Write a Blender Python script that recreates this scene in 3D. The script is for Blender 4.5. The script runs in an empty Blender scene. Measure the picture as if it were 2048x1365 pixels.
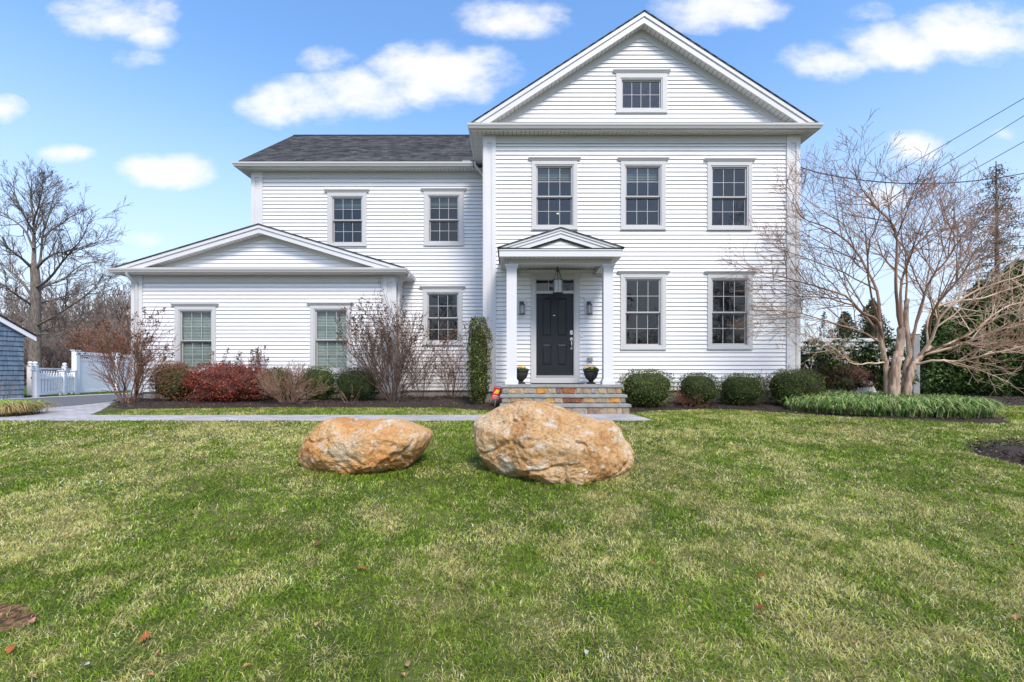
import bpy, math, random
import numpy as np
from mathutils import Vector, Matrix, noise

# ------------------------------------------------------------------ camera, sky, sun, exposure
H = 0.79          # eye height above the ground at the foot of the house
F = 910.2         # focal length in photo pixels (16 mm lens)
YH = 750.0        # horizon row
scene = bpy.context.scene
COL = scene.collection
cam = bpy.data.cameras.new('camera'); camo = bpy.data.objects.new('camera', cam)
COL.objects.link(camo); camo.location = (0, 0, H); camo.rotation_euler = (math.radians(90), 0, 0)
cam.lens = 16.0; cam.sensor_width = 36.0; cam.shift_y = (YH-682.5)/2048.0
cam.clip_start = 0.05; cam.clip_end = 2000
scene.camera = camo
SUN_EL, SUN_AZ = 50.0, 158.0      # azimuth clockwise from +Y: behind the camera, slightly right
sl = bpy.data.lights.new('sun', 'SUN'); so = bpy.data.objects.new('sun', sl); COL.objects.link(so)
sl.energy = 3.0; sl.angle = math.radians(17); sl.color = (1.0, 0.91, 0.80)
sd = Vector((math.sin(math.radians(SUN_AZ))*math.cos(math.radians(SUN_EL)),
             math.cos(math.radians(SUN_AZ))*math.cos(math.radians(SUN_EL)), math.sin(math.radians(SUN_EL))))
so.rotation_euler = sd.to_track_quat('Z', 'Y').to_euler(); so.location = (0, -5, 30)
vs = scene.view_settings
scene.display_settings.display_device = 'sRGB'
vs.view_transform = 'Standard'; vs.look = 'None'; vs.gamma = 1.0; vs.use_curve_mapping = False
vs.exposure = 0.45
SKY_STRENGTH = 0.1

def build_world():
    w = bpy.data.worlds.new('World'); scene.world = w; w.use_nodes = True
    nt = w.node_tree; N = nt.nodes; L = nt.links; N.clear()
    out = N.new('ShaderNodeOutputWorld'); bg = N.new('ShaderNodeBackground')
    bg.inputs['Strength'].default_value = SKY_STRENGTH
    sky = N.new('ShaderNodeTexSky'); sky.sky_type = 'NISHITA'; sky.sun_disc = False
    sky.sun_elevation = math.radians(SUN_EL); sky.sun_rotation = math.radians(SUN_AZ)
    sky.altitude = 0; sky.air_density = 1.0; sky.dust_density = 0.6; sky.ozone_density = 1.6
    tc = N.new('ShaderNodeTexCoord'); sp = N.new('ShaderNodeSeparateXYZ')
    L.new(tc.outputs['Generated'], sp.inputs[0])
    def M(op, a, b=None, c=None):
        n = N.new('ShaderNodeMath'); n.operation = op
        for i, v in enumerate((a, b, c)):
            if v is None: continue
            if isinstance(v, (int, float)): n.inputs[i].default_value = v
            else: L.new(v, n.inputs[i])
        return n.outputs[0]
    X, Y, Z = sp.outputs
    ay = M('MAXIMUM', M('ABSOLUTE', Y), 0.05)
    u = M('DIVIDE', X, ay); v = M('DIVIDE', Z, ay)
    n1 = N.new('ShaderNodeTexNoise'); n1.inputs['Scale'].default_value = 7.0
    n1.inputs['Detail'].default_value = 9; n1.inputs['Roughness'].default_value = 0.6
    cb = N.new('ShaderNodeCombineXYZ'); L.new(u, cb.inputs[0]); L.new(M('MULTIPLY', v, 1.7), cb.inputs[1]); L.new(Y, cb.inputs[2])
    L.new(cb.outputs[0], n1.inputs['Vector'])
    # clouds by direction: (photo x, y, half width, half height, density)
    clouds = [(235, 30, 150, 62, 1), (300, 70, 70, 38, .8), (600, 205, 150, 60, 1), (720, 190, 140, 66, 1), (850, 150, 140, 78, 1.1), (940, 150, 120, 70, .9),
              (1020, 38, 140, 50, .9), (1440, 15, 150, 60, 1), (1660, 120, 120, 54, .9), (1780, 95, 150, 60, 1), (1950, 65, 170, 80, 1.1),
              (330, 340, 120, 46, 1.05), (130, 307, 72, 24, .9), (10, 222, 52, 36, .9), (285, 478, 66, 24, .8), (1830, 300, 100, 42, .9), (1770, 388, 70, 34, .75),
              (270, 118, 80, 30, .45), (655, 120, 65, 32, .45), (1740, 25, 60, 30, .4), (2020, 265, 40, 16, .4)]
    tot = None
    for (cx, cy, a, b, k) in clouds:
        du = M('DIVIDE', M('SUBTRACT', u, (cx-1024)/F), a/F); dv = M('DIVIDE', M('SUBTRACT', v, (YH-cy)/F), b/F)
        d2 = M('ADD', M('MULTIPLY', du, du), M('MULTIPLY', dv, dv))
        g = M('MULTIPLY', M('MAXIMUM', M('SUBTRACT', 1.0, d2), 0.0), k)
        tot = g if tot is None else M('MAXIMUM', tot, g)
    front = M('GREATER_THAN', Y, 0.0)
    tot = M('MULTIPLY', tot, front)
    back = M('MULTIPLY', M('SUBTRACT', 1.0, front), 0.36)      # broken cloud behind the camera
    dens = M('ADD', tot, back)
    dd = M('SUBTRACT', M('ADD', M('MULTIPLY', dens, 0.86), M('MULTIPLY', n1.outputs[0], 1.9)), 1.05)
    mr = N.new('ShaderNodeMapRange'); mr.interpolation_type = 'SMOOTHSTEP'
    L.new(dd, mr.inputs[0]); mr.inputs[1].default_value = 0.0; mr.inputs[2].default_value = 0.85
    fac = M('MULTIPLY', mr.outputs[0], M('GREATER_THAN', dens, 0.001))
    fac = M('MULTIPLY', fac, 0.93)
    # thin veil towards the horizon
    hz = N.new('ShaderNodeMapRange'); L.new(Z, hz.inputs[0]); hz.inputs[1].default_value = 0.56; hz.inputs[2].default_value = 0.0
    hz.inputs[3].default_value = 0.0; hz.inputs[4].default_value = 0.92; hz.interpolation_type = 'SMOOTHSTEP'
    hs = N.new('ShaderNodeHueSaturation'); L.new(sky.outputs[0], hs.inputs['Color']); hs.inputs['Saturation'].default_value = 1.16
    hs.inputs['Value'].default_value = 2.5
    m0 = N.new('ShaderNodeMixRGB'); L.new(hz.outputs[0], m0.inputs[0]); L.new(hs.outputs[0], m0.inputs[1])
    m0.inputs[2].default_value = (5.6, 6.2, 7.3, 1)
    m1 = N.new('ShaderNodeMixRGB'); L.new(fac, m1.inputs[0]); L.new(m0.outputs[0], m1.inputs[1])
    m1.inputs[2].default_value = (7.9, 7.9, 8.2, 1)
    L.new(m1.outputs[0], bg.inputs['Color']); L.new(bg.outputs[0], out.inputs[0])
build_world()

# ------------------------------------------------------------------ helpers
rng = random.Random(7)
nr = np.random.default_rng(11)
def P(x, y, D): return Vector(((x-1024)*D/F, D, H+(YH-y)*D/F))
def PX(x, D): return (x-1024)*D/F
def PZ(y, D): return H+(YH-y)*D/F
def sstep(a, b, t): t = np.clip((t-a)/(b-a), 0, 1); return t*t*(3-2*t)

def zg(x, d):
    """height of the ground (numpy friendly)"""
    x = np.asarray(x, float); d = np.asarray(d, float)
    z = np.where(d < 7.9, -(7.9-d)*0.105, 0.0)
    z = np.where(d < 0, -0.8295+0.02*d*0, z)
    z = z + 0.15*sstep(9.3, 12.0, d)*sstep(-11.2, -9.6, x)
    z = z + 0.018*np.sin(x*1.3+d*.7)*np.cos(d*1.1-x*.4)*(d < 7.6)
    return z
def zgf(x, d): return float(zg(x, d))

def tag(o, label=None, cat=None, group=None, kind=None):
    if label: o['label'] = label
    if cat: o['category'] = cat
    if group: o['group'] = group
    if kind: o['kind'] = kind
    return o
def empty(name, loc=(0, 0, 0), label=None, cat=None, group=None):
    o = bpy.data.objects.new(name, None); COL.objects.link(o); o.location = loc
    o.empty_display_size = 0.1
    return tag(o, label, cat, group)
def link(name, me, mat, parent=None):
    o = bpy.data.objects.new(name, me); COL.objects.link(o)
    if mat is not None and not me.materials: me.materials.append(mat)
    if parent is not None:
        o.parent = parent
        base = Vector((0, 0, 0)); q = parent
        while q is not None: base += q.location; q = q.parent
        o.location = -base
    return o

class MB:
    def __init__(s): s.v = []; s.f = []; s.c = []
    def add(s, vs_, fs_):
        b = len(s.v); s.v.extend([tuple(p) for p in vs_]); s.f.extend([tuple(b+i for i in f) for f in fs_]); return s
    def box(s, x0, x1, y0, y1, z0, z1):
        vs_ = [(x0,y0,z0),(x1,y0,z0),(x1,y1,z0),(x0,y1,z0),(x0,y0,z1),(x1,y0,z1),(x1,y1,z1),(x0,y1,z1)]
        return s.add(vs_, [(0,3,2,1),(4,5,6,7),(0,1,5,4),(1,2,6,5),(2,3,7,6),(3,0,4,7)])
    def prism(s, poly, a, b, f):
        """poly of 2D points extruded between a and b; f(u,v,t) -> xyz"""
        n = len(poly)
        s.add([f(u, v, a) for u, v in poly]+[f(u, v, b) for u, v in poly],
              [tuple(range(n))[::-1], tuple(range(n, 2*n))]+[(i, (i+1) % n, n+(i+1) % n, n+i) for i in range(n)])
        return s
    def prism_y(s, poly, y0, y1): return s.prism(poly, y0, y1, lambda u, v, t: (u, t, v))
    def tube(s, pts, rad, k=6, caps=False):
        b = len(s.v); n = len(pts)
        for i, p in enumerate(pts):
            d = (pts[min(i+1, n-1)]-pts[max(i-1, 0)])
            if d.length < 1e-9: d = Vector((0, 0, 1))
            d.normalize()
            ref = Vector((0.3, 1, 0.2)) if abs(d.y) < 0.8 else Vector((1, 0.1, 0.2))
            u = d.cross(ref).normalized(); w = d.cross(u)
            r = rad[i]
            for j in range(k):
                a = 2*math.pi*j/k; q = p+u*(math.cos(a)*r)+w*(math.sin(a)*r)
                s.v.append((q.x, q.y, q.z))
        for i in range(n-1):
            for j in range(k):
                j2 = (j+1) % k
                s.f.append((b+i*k+j, b+i*k+j2, b+(i+1)*k+j2, b+(i+1)*k+j))
        if caps:
            s.f.append(tuple(b+j for j in range(k))[::-1]); s.f.append(tuple(b+(n-1)*k+j for j in range(k)))
        return s
    def lathe(s, c, prof, k=20):
        b = len(s.v); n = len(prof)
        for r, z in prof:
            for j in range(k):
                a = 2*math.pi*j/k; s.v.append((c[0]+r*math.cos(a), c[1]+r*math.sin(a), c[2]+z))
        for i in range(n-1):
            for j in range(k):
                j2 = (j+1) % k; s.f.append((b+i*k+j, b+i*k+j2, b+(i+1)*k+j2, b+(i+1)*k+j))
        s.f.append(tuple(b+j for j in range(k))[::-1]); s.f.append(tuple(b+(n-1)*k+j for j in range(k)))
        return s
    def sweep(s, path, prof):
        """closed profile [(outward, z)] swept along plan path; outward is right of travel"""
        n = len(path); m = len(prof); b = len(s.v)
        for i in range(n):
            p = Vector(path[i]); nn = []
            for a, c in ((i-1, i), (i, i+1)):
                if 0 <= a and c < n:
                    d = (Vector(path[c])-Vector(path[a])).normalized(); nn.append(Vector((d.y, -d.x)))
            if len(nn) == 2:
                q = (nn[0]+nn[1]).normalized(); q = q/ max(.2, q.dot(nn[0]))
            else: q = nn[0]
            for o, z in prof: s.v.append((p.x+q.x*o, p.y+q.y*o, z))
        for i in range(n-1):
            for j in range(m):
                j2 = (j+1) % m; s.f.append((b+i*m+j, b+(i+1)*m+j, b+(i+1)*m+j2, b+i*m+j2))
        s.f.append(tuple(b+j for j in range(m))); s.f.append(tuple(b+(n-1)*m+j for j in range(m))[::-1])
        return s
    def build(s, name, mat, parent=None, smooth=False, fixn=False):
        me = bpy.data.meshes.new(name); me.from_pydata(s.v, [], s.f); me.update()
        if fixn:
            import bmesh
            bm = bmesh.new(); bm.from_mesh(me); bmesh.ops.recalc_face_normals(bm, faces=bm.faces); bm.to_mesh(me); bm.free()
        if smooth: me.polygons.foreach_set('use_smooth', [True]*len(me.polygons))
        return link(name, me, mat, parent)

def poly_mesh(name, V, counts, col=None):
    """V (n,3) array used once each, counts: list/array of verts per face in order"""
    me = bpy.data.meshes.new(name); n = len(V); counts = np.asarray(counts, np.int32)
    me.vertices.add(n); me.vertices.foreach_set('co', V.astype(np.float32).ravel())
    me.loops.add(n); me.loops.foreach_set('vertex_index', np.arange(n, dtype=np.int32))
    me.polygons.add(len(counts))
    st = np.concatenate([[0], np.cumsum(counts)[:-1]]).astype(np.int32)
    me.polygons.foreach_set('loop_start', st)
    if col is not None:
        a = me.attributes.new('col', 'FLOAT_COLOR', 'POINT')
        c = np.ones((n, 4), np.float32); c[:, :3] = col; a.data.foreach_set('color', c.ravel())
    me.update(calc_edges=True); me.validate()
    return me

# ---- materials
def mat(name, color, rough=0.6, var=0.0, vscale=3.0, bump=0.0, bscale=40.0, spec=0.3, metal=0.0, color2=None, detail=4, c2lo=0.4, c2hi=0.6, coord='Object', stretch=None):
    m = bpy.data.materials.new(name); m.use_nodes = True; nt = m.node_tree; N = nt.nodes; L = nt.links
    b = N['Principled BSDF']; b.inputs['Roughness'].default_value = rough; b.inputs['Metallic'].default_value = metal
    b.inputs['Specular IOR Level'].default_value = spec
    b.inputs['Base Color'].default_value = (*color, 1)
    tc = N.new('ShaderNodeTexCoord'); src = tc.outputs[coord]
    if stretch:
        mp = N.new('ShaderNodeMapping'); mp.inputs['Scale'].default_value = stretch; L.new(src, mp.inputs[0]); src = mp.outputs[0]
    if var > 0 or color2:
        n = N.new('ShaderNodeTexNoise'); n.inputs['Scale'].default_value = vscale; n.inputs['Detail'].default_value = detail
        L.new(src, n.inputs['Vector'])
        r = N.new('ShaderNodeValToRGB'); e = r.color_ramp.elements
        if color2: e[0].color = (*color, 1); e[1].color = (*color2, 1); e[0].position = c2lo; e[1].position = c2hi
        else:
            e[0].color = (*[c*(1-var) for c in color], 1); e[1].color = (*[min(1, c*(1+var)) for c in color], 1); e[0].position = .3; e[1].position = .7
        L.new(n.outputs[0], r.inputs[0]); L.new(r.outputs[0], b.inputs['Base Color'])
    if bump > 0:
        n2 = N.new('ShaderNodeTexNoise'); n2.inputs['Scale'].default_value = bscale; n2.inputs['Detail'].default_value = 6; L.new(src, n2.inputs['Vector'])
        bp = N.new('ShaderNodeBump'); bp.inputs['Strength'].default_value = bump; bp.inputs['Distance'].default_value = 0.02
        L.new(n2.outputs[0], bp.inputs['Height']); L.new(bp.outputs[0], b.inputs['Normal'])
    return m
def attr_mat(name, rough=0.6, trans=0.25, spec=0.25, bump=0):
    m = bpy.data.materials.new(name); m.use_nodes = True; nt = m.node_tree; N = nt.nodes; L = nt.links
    b = N['Principled BSDF']; b.inputs['Roughness'].default_value = rough; b.inputs['Specular IOR Level'].default_value = spec
    a = N.new('ShaderNodeAttribute'); a.attribute_name = 'col'; L.new(a.outputs['Color'], b.inputs['Base Color'])
    if bump:
        n2 = N.new('ShaderNodeTexNoise'); n2.inputs['Scale'].default_value = 25; n2.inputs['Detail'].default_value = 8
        tc = N.new('ShaderNodeTexCoord'); L.new(tc.outputs['Object'], n2.inputs['Vector'])
        mx = N.new('ShaderNodeMixRGB'); mx.blend_type = 'MULTIPLY'; mx.inputs[0].default_value = .55
        rr = N.new('ShaderNodeValToRGB'); rr.color_ramp.elements[0].position = .3; rr.color_ramp.elements[1].position = .65
        rr.color_ramp.elements[0].color = (.35, .35, .35, 1); rr.color_ramp.elements[1].color = (1, 1, 1, 1)
        L.new(n2.outputs[0], rr.inputs[0]); L.new(a.outputs['Color'], mx.inputs[1]); L.new(rr.outputs[0], mx.inputs[2]); L.new(mx.outputs[0], b.inputs['Base Color'])
        bp = N.new('ShaderNodeBump'); bp.inputs['Strength'].default_value = bump; bp.inputs['Distance'].default_value = 0.02
        L.new(n2.outputs[0], bp.inputs['Height']); L.new(bp.outputs[0], b.inputs['Normal'])
    if trans > 0:
        t = N.new('ShaderNodeBsdfTranslucent'); L.new(a.outputs['Color'], t.inputs[0])
        mx = N.new('ShaderNodeMixShader'); mx.inputs[0].default_value = trans
        L.new(b.outputs[0], mx.inputs[1]); L.new(t.outputs[0], mx.inputs[2]); L.new(mx.outputs[0], N['Material Output'].inputs[0])
    return m
def glass_mat(name, tint=(.66, .73, .70), wave=0.05):
    m = bpy.data.materials.new(name); m.use_nodes = True; nt = m.node_tree; N = nt.nodes; L = nt.links; N.remove(N['Principled BSDF'])
    # Schlick reflectance, the same from both sides of the pane
    ge = N.new('ShaderNodeNewGeometry'); dt = N.new('ShaderNodeVectorMath'); dt.operation = 'DOT_PRODUCT'
    L.new(ge.outputs['Incoming'], dt.inputs[0]); L.new(ge.outputs['Normal'], dt.inputs[1])
    def MM(op, a, b=None):
        q = N.new('ShaderNodeMath'); q.operation = op
        for i, v in enumerate((a, b)):
            if v is None: continue
            if isinstance(v, (int, float)): q.inputs[i].default_value = v
            else: L.new(v, q.inputs[i])
        return q
    fr = MM('ADD', MM('MULTIPLY', MM('POWER', MM('SUBTRACT', 1.0, MM('ABSOLUTE', dt.outputs['Value']).outputs[0]).outputs[0], 5.0).outputs[0], .9).outputs[0], .085)
    tr = N.new('ShaderNodeBsdfTransparent'); tr.inputs[0].default_value = (*tint, 1)
    gl = N.new('ShaderNodeBsdfGlossy'); gl.inputs['Roughness'].default_value = 0.01
    n = N.new('ShaderNodeTexNoise'); n.inputs['Scale'].default_value = 3.5; n.inputs['Detail'].default_value = 2
    tc = N.new('ShaderNodeTexCoord'); L.new(tc.outputs['Object'], n.inputs['Vector'])
    bp = N.new('ShaderNodeBump'); bp.inputs['Strength'].default_value = wave; bp.inputs['Distance'].default_value = 0.05
    L.new(n.outputs[0], bp.inputs['Height']); L.new(bp.outputs[0], gl.inputs['Normal'])
    mx = N.new('ShaderNodeMixShader'); L.new(fr.outputs[0], mx.inputs[0]); L.new(tr.outputs[0], mx.inputs[1]); L.new(gl.outputs[0], mx.inputs[2])
    L.new(mx.outputs[0], N['Material Output'].inputs[0]); return m

def brick_mat(name, c1, c2, cm, w, h, mortar, vec, rough=0.85, bump=0.4, offset=0.5, noise_var=0.35):
    """vec: (ax, ay) picks object axes used as brick u,v; ay may be a scale tuple"""
    m = bpy.data.materials.new(name); m.use_nodes = True; nt = m.node_tree; N = nt.nodes; L = nt.links
    b = N['Principled BSDF']; b.inputs['Roughness'].default_value = rough; b.inputs['Specular IOR Level'].default_value = 0.2
    tc = N.new('ShaderNodeTexCoord'); sp = N.new('ShaderNodeSeparateXYZ'); L.new(tc.outputs['Object'], sp.inputs[0])
    cb = N.new('ShaderNodeCombineXYZ')
    for i, (ax, k) in enumerate(vec):
        mm = N.new('ShaderNodeMath'); mm.operation = 'MULTIPLY'; L.new(sp.outputs[ax], mm.inputs[0]); mm.inputs[1].default_value = k
        L.new(mm.outputs[0], cb.inputs[i])
    br = N.new('ShaderNodeTexBrick'); br.offset = offset; L.new(cb.outputs[0], br.inputs['Vector'])
    br.inputs['Color1'].default_value = (*c1, 1); br.inputs['Color2'].default_value = (*c2, 1); br.inputs['Mortar'].default_value = (*cm, 1)
    br.inputs['Scale'].default_value = 1.0; br.inputs['Mortar Size'].default_value = mortar; br.inputs['Mortar Smooth'].default_value = 0.2
    br.inputs['Brick Width'].default_value = w; br.inputs['Row Height'].default_value = h; br.inputs['Bias'].default_value = 0.0
    n = N.new('ShaderNodeTexNoise'); n.inputs['Scale'].default_value = 60; n.inputs['Detail'].default_value = 5; L.new(tc.outputs['Object'], n.inputs['Vector'])
    r = N.new('ShaderNodeMapRange'); L.new(n.outputs[0], r.inputs[0]); r.inputs[1].default_value = .3; r.inputs[2].default_value = .7; r.inputs[3].default_value = 1-noise_var; r.inputs[4].default_value = 1+noise_var
    mx = N.new('ShaderNodeMixRGB'); mx.blend_type = 'MULTIPLY'; mx.inputs[0].default_value = 1; L.new(br.outputs['Color'], mx.inputs[1]); L.new(r.outputs[0], mx.inputs[2])
    n3 = N.new('ShaderNodeTexNoise'); n3.inputs['Scale'].default_value = .8; n3.inputs['Detail'].default_value = 3; L.new(tc.outputs['Object'], n3.inputs['Vector'])
    r3 = N.new('ShaderNodeMapRange'); L.new(n3.outputs[0], r3.inputs[0]); r3.inputs[1].default_value = .3; r3.inputs[2].default_value = .7; r3.inputs[3].default_value = .85; r3.inputs[4].default_value = 1.15
    mx2 = N.new('ShaderNodeMixRGB'); mx2.blend_type = 'MULTIPLY'; mx2.inputs[0].default_value = 1; L.new(mx.outputs[0], mx2.inputs[1]); L.new(r3.outputs[0], mx2.inputs[2])
    L.new(mx2.outputs[0], b.inputs['Base Color'])
    bp = N.new('ShaderNodeBump'); bp.inputs['Strength'].default_value = bump; bp.inputs['Distance'].default_value = 0.01; bp.invert = True
    L.new(br.outputs['Fac'], bp.inputs['Height']); L.new(bp.outputs[0], b.inputs['Normal'])
    return m

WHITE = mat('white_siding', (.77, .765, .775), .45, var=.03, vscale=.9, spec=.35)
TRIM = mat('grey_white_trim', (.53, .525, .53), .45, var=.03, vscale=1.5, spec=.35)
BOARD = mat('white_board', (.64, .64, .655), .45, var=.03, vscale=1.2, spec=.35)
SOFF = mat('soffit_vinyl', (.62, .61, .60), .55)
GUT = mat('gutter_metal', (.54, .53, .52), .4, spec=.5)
SASH = mat('sash_vinyl', (.42, .42, .43), .4)
SASHD = mat('sash_channel_shadow', (.22, .20, .18), .5)  # jamb channels, and the shadow strip under the meeting rail
DARK = mat('interior_dark', (.07, .07, .07), .9)
BLIND = mat('blind_slats', (.50, .54, .52), .6)
SHADE = mat('raised_shade', (.22, .25, .24), .7)
GLASS = glass_mat('window_glass')
LGLASS = mat('lantern_glass', (.55, .57, .57), .15, spec=.8)
LGLASS.node_tree.nodes['Principled BSDF'].inputs['Alpha'].default_value = .55
CONC = mat('foundation_concrete', (.36, .33, .29), .9, var=.2, vscale=4, bump=.3)
DOORM = mat('door_paint', (.012, .014, .017), .42, var=.15, vscale=20, spec=.35)
NICKEL = mat('satin_nickel', (.62, .60, .56), .3, metal=.9)
PEWTER = mat('lantern_pewter', (.09, .09, .09), .4, metal=.6)
STONE = mat('bluestone', (.24, .25, .24), .8, var=.18, vscale=6, bump=.25)
SHINGLE = brick_mat('roof_shingles', (.030, .031, .033), (.10, .10, .102), (.012, .012, .012), .23, .105, .004, ((0, 1.0), (2, 1.55)), bump=.6, noise_var=.45)
SHINGLE_SIDE = brick_mat('roof_shingles_side', (.030, .031, .033), (.09, .09, .092), (.012, .012, .012), .23, .105, .004, ((1, 1.0), (2, 1.55)), bump=.6, noise_var=.45)
EDGE = mat('drip_edge_shingle', (.03, .03, .03), .9)
LEAF = attr_mat('leaf_foliage', .55, .22)
GRASSM = attr_mat('grass_blades', .6, .40, spec=.2)
ROCKC = attr_mat('step_stone', .85, 0, bump=.8)
MULCH = mat('mulch', (.028, .020, .016), .95, color2=(.085, .062, .048), vscale=38, c2lo=.42, c2hi=.72, bump=1.0, bscale=45, detail=8)
ASPH = mat('asphalt', (.13, .13, .135), .9, var=.2, vscale=25, bump=.3, bscale=90)
BARK_G = mat('bark_grey', (.12, .095, .08), .9, color2=(.21, .18, .155), vscale=6, bump=.6, stretch=(3, 3, .6))
BARK_M = mat('bark_myrtle', (.30, .185, .13), .75, color2=(.56, .42, .31), vscale=7, bump=.8, bscale=22, stretch=(3, 3, .5))
TWIG_R = mat('twig_reddish', (.16, .075, .05), .8, color2=(.28, .15, .10), vscale=5)
TWIG_B = mat('twig_brown', (.11, .07, .052), .85, color2=(.22, .155, .12), vscale=5)
TWIG_T = mat('twig_tan', (.22, .12, .075), .85, color2=(.36, .24, .17), vscale=5)
VINYL = mat('fence_vinyl', (.80, .81, .83), .4, spec=.4)
BLUE = mat('blue_shakes', (.085, .135, .195), .8, color2=(.155, .21, .275), vscale=3.5, bump=.4, bscale=30, stretch=(6, 6, .7))

# ------------------------------------------------------------------ the house
HOUSE = empty('house', (0, 12, 0), 'large white clapboard two-storey house with front gable, porch and low garage wing', 'house')

def siding(name, u0, u1, z0, z1, holes, place, xlim=None, expo=0.1024, parent=None, lip=0.021):
    """place(u, n, z) -> xyz with n outward"""
    mb = MB(); nrow = int(math.ceil((z1-z0)/expo))
    for k in range(nrow):
        zb = z0+k*expo; zt = zb+expo
        cuts = sorted(set([zb, min(zt, z1)]+[c for h in holes for c in (h[2], h[3]) if zb+1e-4 < c < min(zt, z1)-1e-4]))
        for a, b in zip(cuts[:-1], cuts[1:]):
            if b-a < 1e-4: continue
            mid = (a+b)/2
            segs = [(u0, u1)]
            for h in holes:
                if h[2] <= mid <= h[3]:
                    ns = []
                    for s0, s1 in segs:
                        if h[1] <= s0 or h[0] >= s1: ns.append((s0, s1))
                        else:
                            if h[0] > s0: ns.append((s0, h[0]))
                            if h[1] < s1: ns.append((h[1], s1))
                    segs = ns
            pa = lip*(zt-a)/expo+0.001; pb = lip*(zt-b)/expo+0.001
            for s0, s1 in segs:
                a0 = b0 = s0; a1 = b1 = s1
                if xlim:
                    la = xlim(a); lb = xlim(b)
                    a0 = max(s0, la[0]); b0 = max(s0, lb[0]); a1 = min(s1, la[1]); b1 = min(s1, lb[1])
                    if a1 <= a0: continue
                    if b1 < b0: b0 = b1 = (a0+a1)/2
                    # limits can fall outside a piece cut by a hole
                    b0 = min(b0, b1)
                g = .008 if abs(a-zb) < 1e-5 and b-a > .02 else 0.0
                mb.add([place(a0, pa, a+g), place(a1, pa, a+g), place(b1, pb, b), place(b0, pb, b)], [(0, 1, 2, 3)])
                if g:      # the lap's undercut: under lip, back of the slot, shelf on the board below
                    mb.add([place(a0, -.03, a+g), place(a1, -.03, a+g), place(a1, pa, a+g), place(a0, pa, a+g), place(a0, -.03, a), place(a1, -.03, a), place(a1, .001, a), place(a0, .001, a)], [(0, 1, 2, 3), (4, 5, 1, 0), (7, 6, 5, 4)])
    return mb.build(name, WHITE, parent)

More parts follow.
